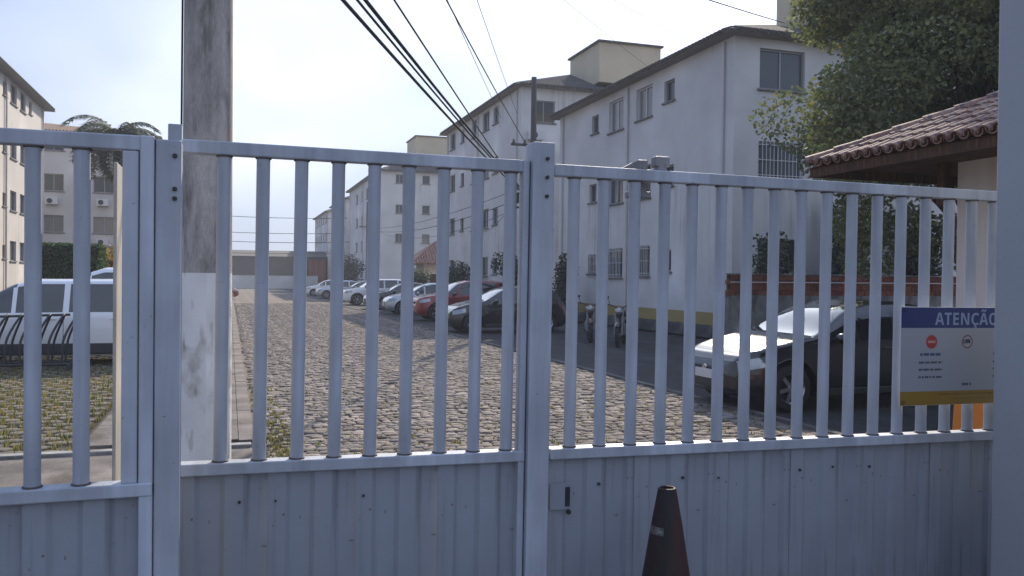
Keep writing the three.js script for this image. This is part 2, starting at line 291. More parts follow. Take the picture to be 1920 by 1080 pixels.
// ---------------------------------------------------------------- apartment blocks
function plate(w, h, holes, t) {
  const s = new THREE.Shape([[0, 0], [w, 0], [w, h], [0, h]].map((p) => new THREE.Vector2(...p)));
  for (const [u0, u1, v0, v1] of holes) s.holes.push(new THREE.Path([[u0, v0], [u0, v1], [u1, v1], [u1, v0]].map((p) => new THREE.Vector2(...p))));
  return new THREE.ExtrudeGeometry(s, { depth: t, bevelEnabled: false });
}
const basis = (x, y, z, o) => new THREE.Matrix4().makeBasis(V(...x), V(...y), V(...z)).setPosition(...o);
const winCache = {};
function windowGeo(w, h) {
  const k = w.toFixed(2) + '_' + h.toFixed(2);
  if (winCache[k]) return winCache[k];
  const f = 0.05, list = [box(w, f, 0.07, 0, h / 2 - f / 2), box(w, f, 0.07, 0, -h / 2 + f / 2), box(f, h - 2 * f, 0.07, -w / 2 + f / 2), box(f, h - 2 * f, 0.07, w / 2 - f / 2)];
  if (w > 0.8) list.push(box(0.05, h - 2 * f, 0.05, 0.02, 0, 0.004));
  const glass = [box(w - 2 * f, h - 2 * f, 0.012, 0, 0, 0.02)];
  const gr = []; for (let x = -w / 2 + 0.1; x < w / 2 - 0.05; x += 0.13) gr.push(box(0.016, h + 0.1, 0.016, x, 0, -0.17)); gr.push(box(w + 0.06, 0.02, 0.02, 0, h / 2 - 0.1, -0.172), box(w + 0.06, 0.02, 0.02, 0, -h / 2 + 0.1, -0.172), box(w + 0.06, 0.02, 0.02, 0, 0, -0.172));
  return winCache[k] = { frame: merge(list), pane: merge(glass), sill: rbox(w + 0.16, 0.06, 0.2, 0.01, 0, -h / 2 - 0.03, -0.09), grille: merge(gr) };
}
function hipRoof(x0, x1, z0, z1, h, o, pitch) {              // z0 near (larger), z1 far
  const X0 = x0 - o, X1 = x1 + o, Z0 = z0 + o, Z1 = z1 - o, hw = (X1 - X0) / 2, rise = hw * Math.tan(pitch), t = 0.07;
  const P = { a: [X0, h + t, Z0], b: [X1, h + t, Z0], c: [X1, h + t, Z1], d: [X0, h + t, Z1], e: [X0 + hw, h + t + rise, Z0 - hw], f: [X0 + hw, h + t + rise, Z1 + hw], A: [X0, h, Z0], B: [X1, h, Z0], C: [X1, h, Z1], D: [X0, h, Z1] };
  if (Z0 - hw < Z1 + hw) { const m = (Z0 + Z1) / 2; P.e[2] = m + 0.01; P.f[2] = m - 0.01; }
  const tri = (s) => s.split(' ').flatMap((q) => [...q].map((k) => P[k]));
  const mk = (s) => { const g = new THREE.BufferGeometry(); g.setAttribute('position', new THREE.Float32BufferAttribute(tri(s).flat(), 3)); g.computeVertexNormals(); return uvm(g); };
  const top = mk('abe bcf bfe cdf dae def ABb Aba BCc Bcb CDd Cdc DAa Dad'), bottom = mk('ACB ADC');
  // courses of half-round tiles on the long street slope and the near end slope
  const rows = [], half = (len) => { const g = new THREE.CylinderGeometry(0.075, 0.075, len, 6, 1, true, 0, Math.PI); g.rotateZ(-Math.PI / 2); return g; };
  const row = (sx, sz, dx, dz, run, rise2) => { if (run < 0.3) return; const len = Math.hypot(run, rise2), g = new THREE.CylinderGeometry(0.052, 0.06, len, 6, 1, false); g.applyQuaternion(new THREE.Quaternion().setFromUnitVectors(V(0, 1, 0), V(dx * run, rise2, dz * run).normalize())); g.translate(sx + dx * run / 2, h + t + rise2 / 2 + 0.0, sz + dz * run / 2); rows.push(g); };
  const tp = Math.tan(pitch);
  for (const [X, s] of [[X0, 1], [X1, -1]]) for (let z = Z0 - 0.1; z > Z1; z -= 0.21) { const run = Math.min(hw, Z0 - z, z - Z1); row(X - s * 0.05, z, s, 0, run, run * tp); }
  for (let x = X0 + 0.1; x < X1; x += 0.21) { const run = Math.min(x - X0, X1 - x, Z0 - P.e[2]); row(x, Z0 + 0.05, 0, -1, run, run * tp * hw / (Z0 - P.e[2])); }
  return { top, bottom, rows: merge(rows), ridge: h + t + rise };
}
function block(name, label, { x0, x1, z0, z1, h, o = 0.42, pitch = R(21), street = [], end = [], left = false, roof = M.roofOld, wall = M.wall, yellow = false, plinth = 0.38, tank, group }) {
  const b = thing(name, label, 'building', [(x0 + x1) / 2, 0, (z0 + z1) / 2], 0, group), cx = (x0 + x1) / 2, cz = (z0 + z1) / 2, t = 0.2, L = z0 - z1, W = x1 - x0;
  const mS = left ? basis([0, 0, 1], [0, 1, 0], [-1, 0, 0], [x1 - cx, 0, z1 - cz]) : basis([0, 0, -1], [0, 1, 0], [1, 0, 0], [x0 - cx, 0, z0 - cz]);
  const mB = left ? basis([0, 0, -1], [0, 1, 0], [1, 0, 0], [x0 - cx, 0, z0 - cz]) : basis([0, 0, 1], [0, 1, 0], [-1, 0, 0], [x1 - cx, 0, z1 - cz]);
  const mE = basis([-1, 0, 0], [0, 1, 0], [0, 0, -1], [x1 - t - cx, 0, z0 - cz]), mF = basis([1, 0, 0], [0, 1, 0], [0, 0, 1], [x0 + t - cx, 0, z1 - cz]);
  const sh = street.map(([a, c, v0, v1]) => { const u0 = left ? Math.min(a, c) - z1 : z0 - Math.max(a, c); return [u0, u0 + Math.abs(a - c), v0, v1]; });
  const eh = end.map(([a, c, v0, v1]) => { const u0 = x1 - t - Math.max(a, c); return [u0, u0 + Math.abs(a - c), v0, v1]; });
  const g = [[plate(L, h, sh, t), mS], [plate(L, h, [], t), mB], [plate(W - 2 * t, h, eh, t), mE], [plate(W - 2 * t, h, [], t), mF]].map(([q, m]) => uvm(q.applyMatrix4(m)));
  part('wall', merge(g), wall, b);
  const place = (m, [u0, u1, v0, v1], extra) => {
    const w = u1 - u0, hh = v1 - v0, wg = windowGeo(w, hh), q = part('window', wg.frame, extra?.white ? M.frameW : M.frame, b);
    q.applyMatrix4(m.clone().multiply(new THREE.Matrix4().makeTranslation((u0 + u1) / 2, (v0 + v1) / 2, 0.12)));
    part('pane', wg.pane, M.panes[(paneN = (paneN * 5 + 3) % 23) % 7 < 4 ? 0 : paneN % 3], q); part('sill', wg.sill, M.sill, q);
    if (extra?.grille) part('grille', wg.grille, M.frameW, q);
  };
  sh.forEach((s, i) => place(mS, s, street[i][4])); eh.forEach((s, i) => place(mE, s, end[i][4]));
  const hr = hipRoof(x0 - cx, x1 - cx, z0 - cz, z1 - cz, h, o, pitch);
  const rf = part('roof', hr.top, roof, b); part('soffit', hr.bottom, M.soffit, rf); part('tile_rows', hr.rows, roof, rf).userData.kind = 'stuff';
  const pl = box(W + 0.08, plinth, L + 0.08, 0, plinth / 2, 0); part('plinth', pl, M.plinth, b);
  if (yellow) part('yellow_band', box(W + 0.05, 0.38, L + 0.05, 0, plinth + 0.19 + 0.001, 0), M.yellow, b);
  for (const k of [0.035, 0.5, 0.965]) { const zp = z0 - L * k - cz, xp = left ? x1 - cx + 0.07 : x0 - cx - 0.07; part('downpipe', cyl(0.045, 0.045, h - 0.15, 10, xp, h / 2, zp), wall, b); }
  if (tank) { const [tx0, tx1, tz0, tz1, ty0, ty1] = tank; const k = part('tank_house', box(tx1 - tx0, ty1 - ty0, tz0 - tz1, (tx0 + tx1) / 2 - cx, (ty0 + ty1) / 2, (tz0 + tz1) / 2 - cz), M.tank, b); part('cap', rbox(tx1 - tx0 + 0.24, 0.1, tz0 - tz1 + 0.24, 0.01, (tx0 + tx1) / 2 - cx, ty1 + 0.05, (tz0 + tz1) / 2 - cz), M.roofOld, k); }
  return b;
}
let paneN = 1;
const gr = { grille: true }, wh = { white: true };
const rowsOf = (zs, vs, w, h, e) => zs.flatMap((z) => vs.map((v) => [z, z - w, v, v + h, e]));
block('apartment_block', 'white three storey block behind the leafy tree, with yellow band along its foot', {
  x0: 13.7, x1: 24, z0: -21.3, z1: -34.9, h: 8.75, yellow: true,
  street: [[-31.42, -30.75, 7.5, 8.2], [-29.8, -28.55, 7.28, 8.45, wh], [-27.5, -26.3, 7.35, 8.45, wh], [-25.45, -24.75, 7.6, 8.3], [-31.6, -30.9, 4.78, 5.5], [-29.75, -28.5, 4.56, 5.7], [-27.45, -26.35, 4.56, 5.7], [-25.45, -24.75, 4.8, 5.5], [-29.9, -28.5, 1.8, 2.88, gr], [-27.35, -26.35, 1.85, 2.9, gr], [-31.65, -30.9, 1.95, 2.7, gr], [-25.35, -24.85, 2.0, 2.72]],
  end: [[14.55, 16.1, 7.3, 8.48], [14.55, 16.05, 4.7, 5.78, gr], [14.55, 15.95, 2.1, 2.95], [18.5, 20, 7.3, 8.4], [18.5, 20, 4.7, 5.78]],
  tank: [18, 21.5, -21.9, -25.4, 10.2, 13.2],
});
block('apartment_block', 'four storey white block behind the far utility pole, its end wall facing the gate', {
  x0: 13.7, x1: 24, z0: -40.2, z1: -55.5, h: 11.25,
  street: [...[10.05, 7.35, 4.55, 1.85].flatMap((v) => [[-43.95, -44.9, v + 0.1, v + 1.0], [-45.65, -47, v, v + 1.08], [-47.9, -49.25, v, v + 1.06], [-51, -51.8, v + 0.1, v + 0.9], [-53.2, -54.5, v, v + 1.05]])],
  end: [[14.35, 15.5, 9.55, 10.65], [14.75, 15.5, 7.1, 8.05, wh], [14.85, 15.4, 4.25, 5.4], [17.5, 18.8, 9.5, 10.6], [17.5, 18.8, 6.8, 7.9]],
  tank: [18, 21.5, -40.4, -44.4, 11.9, 13.95],
});
block('apartment_block', 'distant white block with small square end wall windows, behind the tiled kiosk', {
  x0: 13.7, x1: 26, z0: -81.4, z1: -104, h: 11.9,
  street: rowsOf([-83, -86, -89.5, -93, -97], [10.0, 7.3, 4.55, 1.8], 1.3, 1.1), end: [...[10.8, 7.9, 5.1].flatMap((v) => [[17.7, 18.45, v, v + 0.85], [15.1, 15.9, v, v + 0.85], [21, 21.8, v, v + 0.85]])],
  tank: [17.3, 21.4, -82.5, -87, 12.6, 15.6],
});
block('apartment_block', 'farther white block with rows of dark windows above the parked white car', { x0: 13.7, x1: 24, z0: -107, z1: -122, h: 11.4, street: rowsOf([-108.5, -111.5, -115, -118.5], [9.8, 7.1, 4.4, 1.8], 1.4, 1.15), end: rowsOf([], [], 1, 1) });
block('apartment_block', 'farthest white block at the end of the row, against the pale sky', { x0: 13.7, x1: 24, z0: -127.5, z1: -147, h: 11.3, street: rowsOf([-129.5, -133, -136.5, -140, -143.5], [9.8, 7.1, 4.4, 1.8], 1.5, 1.2) });
block('apartment_block', 'sunlit white block behind the side fence panel, dark roof edge sloping down', {
  x0: -21, x1: -10.4, z0: -38, z1: -56.4, h: 11.35, left: true, wall: M.wallWarm, o: 0.5,
  street: [...[10.25, 7.5, 4.88, 2.35].flatMap((v, i) => [[-46.8, -47.5, v + 0.1, v + 0.75], [-48.3, -49.6, v, v + 1.0], [-50.4, -51.6, v, v + 1.0], [-52.4, -53.1, v + 0.2, v + 0.85], [-44, -45, v, v + 1], [-41, -42.2, v, v + 1]])],
});
block('apartment_block', 'white block with red tiled roof behind the feathery palm', {
  x0: -22, x1: -5, z0: -64, z1: -80, h: 11.2, left: true, wall: M.wallWarm, roof: M.roof, pitch: R(11),
  end: [...[10.0, 7.28, 4.52, 1.75].flatMap((v) => [[-11.8, -10.6, v, v + 1.15], [-8.8, -7.4, v, v + 1.12], [-15.4, -14.2, v, v + 1.12], [-6.6, -5.9, v + 0.2, v + 0.9]])],
  street: rowsOf([-66, -69, -72.5, -76], [9.8, 7.1, 4.4, 1.8], 1.3, 1.1),
});
// air conditioners hung on the walls
function aircon(x, y, z, turn, label) { const a = thing('air_conditioner', label, 'air conditioner', [x, y, z], turn); part('casing', rbox(0.75, 0.46, 0.3, 0.02), M.frameW, a); part('vent', cyl(0.17, 0.17, 0.02, 20).rotateX(Math.PI / 2), M.black, a, [-0.1, 0, 0.155]); part('bracket', merge([box(0.03, 0.03, 0.34, -0.28, -0.25, -0.02), box(0.03, 0.03, 0.34, 0.28, -0.25, -0.02)]), M.steel, a); return a; }
aircon(14.4, 8.85, -40.0, 0, 'white air conditioner box under the top window beside the far utility pole');
aircon(-11.3, 6.6, -63.8, 0, 'air conditioner between two windows of the red roofed block, nearer its lit neighbour');
aircon(-8.2, 6.6, -63.8, 0, 'air conditioner under upper right window of the red roofed block');
aircon(-8.2, 3.9, -63.8, 0, 'lowest air conditioner on the end wall of the red roofed block');

// ---------------------------------------------------------------- far end of the street
{ const b = thing('low_building', 'long low brown building closing the far end of the street', 'building', [7, 0, -133]); part('wall', box(26, 4.6, 10, 0, 2.3, 0), std([0.12, 0.095, 0.08], { map: T.plaster }), b); part('roof', new THREE.ExtrudeGeometry(new THREE.Shape([V(-5.5, 0), V(5.5, 0), V(0, 1.0)].map((p) => new THREE.Vector2(p.x, p.y))), { depth: 27, bevelEnabled: false }).rotateY(Math.PI / 2).translate(-13.5, 4.6, 0), M.roofOld, b); }
{ const b = thing('perimeter_wall', 'low white wall across the far end of the street', 'wall', [4, 0, -124.5]); part('masonry', box(16, 1.85, 0.2, 0, 0.925, 0), M.wall, b); part('coping', box(16.2, 0.08, 0.3, 0, 1.89, 0), M.sill, b); }
{ const b = thing('brick_shed', 'small red brick building beside the farthest white block', 'building', [12.0, 0, -126.3]); part('wall', box(2.2, 4.2, 1.8, 0, 2.1, 0), M.brick[2], b); part('roof', box(2.6, 0.15, 2.1, 0, 4.28, 0), M.roofOld, b); }

// ---------------------------------------------------------------- tiled kiosk between the blocks
function barrelTile(r0, r1, len, t = 0.014, seg = 7) {        // half-round clay tile lying along +x, open side down
  const s = new THREE.Shape(); s.absarc(0, 0, r0, 0, Math.PI, false); s.absarc(0, 0, r0 - t, Math.PI, 0, true);
  const g = new THREE.ExtrudeGeometry(s, { depth: len, bevelEnabled: false, curveSegments: seg }); g.rotateY(Math.PI / 2);
  const p = g.attributes.position; for (let i = 0; i < p.count; i++) { const k = 1 + (r1 / r0 - 1) * p.getX(i) / len; p.setY(i, p.getY(i) * k); p.setZ(i, p.getZ(i) * k); }
  g.computeVertexNormals(); return uvm(g);
}
{
  const k = thing('kiosk', 'small kiosk with a sunlit clay tile hip roof below the distant block', 'kiosk', [14.6, 0, -61.8]);
  part('wall', box(2.6, 2.7, 2.6, 0, 1.35, 0), M.wallWarm, k);
  const hr = hipRoof(-1.3, 1.3, 1.3, -1.3, 2.7, 0.95, R(37)); const rf = part('roof', hr.top, M.tiles[0], k); part('tile_rows', hr.rows, M.tiles[2], rf).userData.kind = 'stuff';
  part('door', box(0.8, 2.0, 0.05, -0.4, 1.0, 1.32), M.wood, k);
}

// ---------------------------------------------------------------- guardhouse with clay roof at the gate
{
  const X0 = 6.2, Z1 = -8.12, Z0 = -3.95, H = 2.92, tp = Math.tan(R(23.5)), hw = (Z0 - Z1) / 2;
  const g = thing('guardhouse', 'cream guardhouse with clay tile roof beside the gate column', 'guardhouse', [9, 0, -6]);
  const o = (x, y, z) => [x - 9, y, z + 6];
  part('wall', box(4.2, 3.3, 2.35, 9.4 - 9, 1.65, -5.92 + 6), M.guard, g);
  part('fascia', merge([box(0.045, 0.10, Z0 - Z1, X0 + 0.05 - 9, H + 0.01, (Z0 + Z1) / 2 + 6), box(5.6, 0.10, 0.045, X0 + 2.8 + 0.08 - 9, H + 0.01, Z1 + 0.05 + 6)]), M.wood, g);
  for (let z = Z0 - 0.35; z > Z1 + 0.2; z -= 0.52) part('rafter', box(1.02, 0.11, 0.06, X0 + 0.6 - 9, H + 0.12, z + 6), M.wood, g, null, null);
  part('bracket', rbox(0.1, 0.75, 0.1, 0.01, 7.22 - 9, 2.9, -7.2 + 6), M.wood, g);
  // deck under the tiles: hip at the far end
  const A = [X0, H + 0.06, Z0], B = [X0, H + 0.06, Z1], C = [X0 + hw, H + 0.06 + hw * tp, Z1 + hw], D = [12.4, H + 0.06 + hw * tp, Z1 + hw], E = [12.4, H + 0.06, Z1], F = [12.4, H + 0.06, Z0], Cn = C;
  const tri = [A, C, B, B, C, D, B, D, E, A, F, D, A, D, C, A, B, E, A, E, F].flatMap(([x, y, z]) => o(x, y, z));
  const dg = new THREE.BufferGeometry(); dg.setAttribute('position', new THREE.Float32BufferAttribute(tri, 3)); dg.computeVertexNormals();
  const deckMesh = part('roof', uvm(dg), M.wood, g);
  const tl = 0.36, step = 0.29, ang = Math.atan(tp), r = rngOf(31);
  const cover = [0, 1, 2].map((i) => barrelTile(0.068, 0.057 + 0.002 * i, tl));
  let n = 0;
  for (let z = Z0 - 0.1; z > Z1 + 0.02; z -= 0.152) {
    const run = Math.min(z - Z1, Z0 - z);
    for (let s = -0.04; s < run / Math.cos(ang) - 0.12; s += step) {
      for (const pan of [0, 1]) {
        if (pan && s > 3) continue;
        const m = part(n ? `tile_${String(n).padStart(3, '0')}` : 'tile', cover[n % 3], M.tiles[(n * 7 + (r() * 5 | 0)) % 5], deckMesh);
        const x = X0 + s * Math.cos(ang), y = H + 0.085 + s * Math.sin(ang) + (pan ? 0.058 : 0.016 + 0.006 * r());
        m.position.set(x - 9, y, z + (pan ? 0.076 : 0) + 6 + 0.008 * (r() - 0.5)); m.rotation.set(pan ? Math.PI : 0, 0, ang - 0.03, 'ZXY'); n++;
        if (pan) m.rotation.set(Math.PI, 0, -(ang - 0.03) * -1, 'ZYX');
      }
    }
  }
  const hipA = Math.atan2(hw * tp, hw * Math.SQRT2);
  for (let s = 0; s < hw * Math.SQRT2 / Math.cos(hipA) - 0.1; s += 0.31) { const m = part('ridge_tile', cover[1], M.tiles[(s * 10 | 0) % 5], deckMesh); m.scale.set(1.1, 1.5, 1.7); const q = s * Math.cos(hipA) / Math.SQRT2; m.position.set(X0 + q - 9, H + 0.10 + s * Math.sin(hipA), Z1 + q + 6); m.rotation.set(0, -Math.PI / 4, hipA - 0.02, 'YZX'); }
}

// ---------------------------------------------------------------- low wall with red clay courses in front of the white block
{
  const w = thing('garden_wall', 'low garden wall topped with red clay blocks behind the near dark car', 'wall', [17, 0, -19.5]), r = rngOf(41);
  part('masonry', box(9.2, 1.34, 0.2, 0, 0.67, 0), M.sill, w);
  part('backing', box(9.16, 0.54, 0.1, 0, 1.61, 0), M.bed, w);
  const g = [0, 1].map((k) => rbox(0.235, 0.125, 0.2 + 0.02 * k, 0.008)); let n = 0;
  for (let j = 0; j < 4; j++) for (let i = 0; i < 38; i++) { const x = -4.55 + i * 0.245 + (j % 2) * 0.12; if (x > 4.6) continue; part(n ? `clay_block_${String(n).padStart(3, '0')}` : 'clay_block', g[(r() * 2) | 0], M.brick[(r() * 4) | 0], w, [x, 1.405 + j * 0.136, 0.01 * r()], [0, 0.03 * (r() - 0.5), 0]); n++; }
  part('coping', rbox(9.3, 0.03, 0.26, 0.008, 0, 1.9, 0), M.kerb, w);
  part('rail', bar([-4.6, 1.68, 0.17], [3.2, 1.7, 0.17], 0.012, 6), M.frameW, w);
}

// ---------------------------------------------------------------- trees and plants
function leafInto(A, x, y, z, s, r, col) {
  const a = r() * 6.28, b = Math.acos(2 * r() - 1), d = V(Math.sin(b) * Math.cos(a), Math.cos(b) * 0.7, Math.sin(b) * Math.sin(a)).normalize();
  const e = V(r() - 0.5, r() - 0.5, r() - 0.5).cross(d).normalize(), w = s * 0.42;
  const P0 = [x, y, z], P1 = [x + d.x * s * 0.5 + e.x * w, y + d.y * s * 0.5 + e.y * w, z + d.z * s * 0.5 + e.z * w], P2 = [x + d.x * s, y + d.y * s - 0.15 * s, z + d.z * s], P3 = [x + d.x * s * 0.5 - e.x * w, y + d.y * s * 0.5 - e.y * w, z + d.z * s * 0.5 - e.z * w];
  for (const p of [P0, P1, P2, P0, P2, P3]) { A.p.push(...p); A.c.push(...col); A.u.push(0, 0); }
}
function clump(A, c, rad, n, s, r, tone) {
  const k0 = 0.75 + 0.5 * r();
  for (let i = 0; i < n; i++) {
    let x, y, z; do { x = 2 * r() - 1; y = 2 * r() - 1; z = 2 * r() - 1; } while (x * x + y * y + z * z > 1);
    const q = Math.pow(x * x + y * y + z * z, -0.15), k = k0 * (0.7 + 0.6 * r()), y2 = r() < 0.12 ? 1.5 : 1;
    leafInto(A, c[0] + x * q * rad[0], c[1] + y * q * rad[1], c[2] + z * q * rad[2], s * (0.7 + 0.6 * r()), r, [tone[0] * k * y2, tone[1] * k * (y2 > 1 ? 1.2 : 1), tone[2] * k]);
  }
}
{ // the big tree beside the guardhouse
  const LOW = [[13.0,5.5,-13.5],[13.6,5.6,-13.2],[12.6,4.9,-13.6],[13.8,5.0,-13.6],[14.4,6.2,-13.3],[13.2,6.3,-13.4],[14.2,5.2,-12.9],[9.91,5.37,-13.09],[9.41,4.78,-12.72],[9.42,4.22,-12.71],[9.6,3.75,-12.65],[10.79,6.2,-13.33],[11.07,6.7,-13.24],[9.95,4.79,-12.54],[10.38,4.12,-12.92],[10.57,5.26,-12.34],[11.11,4.42,-12.68],[9.77,4.41,-12.6],[11.09,3.7,-13.2],[10.86,2.83,-13.8],[11.84,2.73,-13.47],[12.62,2.64,-13.21],[13.02,2.34,-13.08],[11.06,2.21,-13.72]];
  const t = thing('tree', 'tall leafy green tree behind the guardhouse roof', 'tree', [14.45, 0, -13.6]), r = rngOf(51);
  const wood = [bar([0, 0, 0], [0.1, 2.6, 0.05], 0.24, 12, 0.19)], A = { p: [], c: [], u: [] };
  const tips = [];
  for (let i = 0; i < 15; i++) {
    const a = i / 15 * 6.28 + r() * 0.3, up = 4.6 + 3.6 * r(), out = 1.4 + 1.9 * r(), m = [Math.cos(a) * out * 0.45, 2.6 + (up - 2.6) * 0.55, Math.sin(a) * out * 0.45], e = [Math.cos(a) * out, up, Math.sin(a) * out];
    wood.push(tube([[0.1, 2.4, 0.05], m, e], 0.07, 8, 6)); tips.push(e);
    for (let k = 0; k < 3; k++) { const f = [e[0] + 1.3 * (r() - 0.5) * 2, e[1] + 1.2 * (r() - 0.4), e[2] + 1.3 * (r() - 0.5) * 2]; wood.push(bar(m, f, 0.03, 5, 0.012)); tips.push(f); }
  }
  part('trunk', merge(wood), M.bark, t);
  for (const e of tips) { clump(A, e, [0.75 + 0.35 * r(), 0.5 + 0.25 * r(), 0.75 + 0.35 * r()], 900, 0.092, r, [0.16, 0.19, 0.066]); }
  for (let i = 0; i < 60; i++) { const a = r() * 6.28, q = 0.6 + 2.9 * Math.sqrt(r()), y = 2.6 + 6.2 * r(), s = Math.sqrt(Math.max(0.12, 1 - Math.pow((y - 5.8) / 4.2, 2))); clump(A, [Math.cos(a) * q * s, y, Math.sin(a) * q * s], [0.7, 0.5, 0.7], 800, 0.092, r, [0.16, 0.19, 0.066]); }
  for (const [x, y, z] of LOW) clump(A, [x - 13.55, y, z + 13.6], [0.6, 0.46, 0.6], 760, 0.092, r, [0.165, 0.195, 0.066]);
  part('crown', geoOf(A, 0), M.leaf, t);
}
function shrub(x, z, w, h, label, tone, seed, s = 0.1, group) {
  const t = thing('shrub', label, 'shrub', [x, 0, z], 0, group), r = rngOf(seed), A = { p: [], c: [], u: [] }, stems = [];
  for (let i = 0; i < 9; i++) { const a = r() * 6.28, q = r() * w * 0.35, e = [Math.cos(a) * q, h * (0.45 + 0.45 * r()), Math.sin(a) * q]; stems.push(bar([0.05 * (r() - 0.5), 0, 0.05 * (r() - 0.5)], e, 0.02, 5, 0.008)); clump(A, e, [w * 0.26, h * 0.2, w * 0.26], 260, s, r, tone); clump(A, [e[0] * 1.2, h * (0.2 + 0.3 * r()), e[2] * 1.2], [w * 0.24, h * 0.2, w * 0.24], 160, s, r, tone); }
  part('stems', merge(stems), M.bark, t); part('foliage', geoOf(A, 0), M.leaf, t); return t;
}
shrub(14.2, -20.2, 1.5, 2.9, 'dark green shrub in front of the corner of the three storey block', [0.045, 0.07, 0.02], 61);
shrub(17.0, -20.45, 1.5, 4.2, 'dense dark shrub behind the red clay wall, under the tall tree', [0.05, 0.075, 0.022], 62, 0.14);
shrub(19.6, -20.45, 1.5, 4.0, 'bushy dark shrub farthest along the red clay wall', [0.045, 0.065, 0.02], 63, 0.14);
shrub(12.7, -31.5, 1.2, 2.6, 'dark shrub against the street wall of the three storey block', [0.035, 0.05, 0.02], 64);
shrub(12.4, -37.5, 2.0, 2.8, 'wide dark shrub between the two nearest white blocks', [0.03, 0.045, 0.018], 65);
shrub(12.4, -47, 2.4, 3.0, 'shrub along the front of the four storey block', [0.035, 0.05, 0.02], 66);
shrub(12.3, -58, 2.4, 2.4, 'green shrub beneath the tiled kiosk roof', [0.05, 0.07, 0.02], 67);
shrub(11.8, -88, 4, 4.0, 'shrub before the distant block with square windows', [0.045, 0.06, 0.025], 68, 0.16);
shrub(-5.8, -21.6, 2.4, 2.3, 'dry brown shrub at the lot edge, beyond the white estate car', [0.12, 0.075, 0.04], 69, 0.12);
shrub(-3.6, -30.5, 2.2, 2.75, 'yellow leaved shrub above the roof of the white van', [0.26, 0.17, 0.03], 70, 0.12);
{ // clipped hedge
  const h = thing('hedge', 'clipped dark hedge with sunlit top behind the white estate car', 'hedge', [-4.0, 0, -24.8]), r = rngOf(71), A = { p: [], c: [], u: [] };
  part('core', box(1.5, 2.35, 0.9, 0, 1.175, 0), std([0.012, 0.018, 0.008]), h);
  for (let i = 0; i < 9000; i++) { const f = r(); let x = (r() - 0.5) * 1.6, y = r() * 2.45, z = (r() - 0.5) * 1.0; if (f < 0.4) z = 0.5 + 0.05 * (r() - 0.5); else if (f < 0.6) x = (r() < 0.5 ? -0.8 : 0.8); else y = 2.42 + 0.1 * (r() - 0.5); const k = 0.7 + 0.6 * r(); leafInto(A, x, y, z, 0.09, r, [0.045 * k, 0.085 * k, 0.02 * k]); }
  part('foliage', geoOf(A, 0), M.leaf, h);
}
{ // feathery palm
  const t = thing('palm_tree', 'feathery dark palm before the red roofed block', 'palm tree', [-5.3, 0, -46]), r = rngOf(81), A = { p: [], c: [], u: [] }, ribs = [];
  part('trunk', tube([[0.3, 0, 0], [0.2, 3, 0.1], [0, 8.5, 0]], 0.16, 16, 10), M.bark, t);
  for (let i = 0; i < 46; i++) {
    const a = i * 2.4 + r() * 0.4, el = 1.05 - 1.9 * (i / 46), L = 2.1 + 0.9 * r(), dx = Math.cos(a), dz = Math.sin(a); let px = 0, py = 8.5, pz = 0; const pts = [[0, 8.5, 0]]; let e = el;
    for (let k = 0; k < 12; k++) {
      const s = L / 12; px += dx * Math.cos(e) * s; py += Math.sin(e) * s; pz += dz * Math.cos(e) * s; e -= 0.16; pts.push([px, py, pz]);
      for (let q = 0; q < 7; q++) for (const sd of [-1, 1]) {
        const l = (0.55 - 0.3 * Math.abs(k / 12 - 0.4)) * (0.8 + 0.4 * r()), ox = px - dx * s * q / 7, oz = pz - dz * s * q / 7, kk = 0.6 + 0.7 * r(), col = [0.085 * kk, 0.105 * kk, 0.045 * kk], w = 0.032;
        const ex = ox + (-dz * sd * 0.8 + dx * 0.5) * l, ez = oz + (dx * sd * 0.8 + dz * 0.5) * l, ey = py - l * (0.25 + 0.4 * r());
        for (const p of [[ox - dx * w, py, oz - dz * w], [ox + dx * w, py, oz + dz * w], [ex, ey, ez]]) { A.p.push(...p); A.c.push(...col); A.u.push(0, 0); }
      }
    }
    ribs.push(tube(pts, 0.018, 10, 4));
  }
  part('fronds', geoOf(A, 0), M.leaf, t); part('ribs', merge(ribs), M.bark, t);
}

// ---------------------------------------------------------------- utility poles and overhead cables
{
  const p = thing('utility_pole', 'thick weathered concrete utility pole with whitewashed foot behind the pedestrian gate', 'utility pole', [-0.15, 0, -6.4]);
  const seg = (y0, y1) => { const r0 = 0.172 - 0.0025 * y0, r1 = 0.172 - 0.0025 * y1, g = new THREE.CylinderGeometry(r1, r0, y1 - y0, 40, 8); g.translate(0, (y0 + y1) / 2, 0); const q = g.attributes.uv; for (let i = 0; i < q.count; i++) q.setXY(i, q.getX(i), q.getY(i) * (y1 - y0) + y0); return g; };
  part('whitewashed_foot', seg(0, 1.72), M.poleWhite, p); part('shaft', seg(1.72, 9.6), M.poleSkin, p);
  part('clamp', new THREE.TorusGeometry(0.165, 0.012, 8, 40).rotateX(Math.PI / 2).translate(0, 4.7, 0), M.steel, p);
  part('crossarm', rbox(1.6, 0.1, 0.1, 0.01, 0, 8.5, 0.2), M.wood, p);
  part('conduit', tube([[-0.176, 1.9, 0.0], [-0.174, 3, 0.0], [-0.166, 6, 0.0], [-0.16, 8, 0.0]], 0.007, 20, 8), M.cable, p);
}
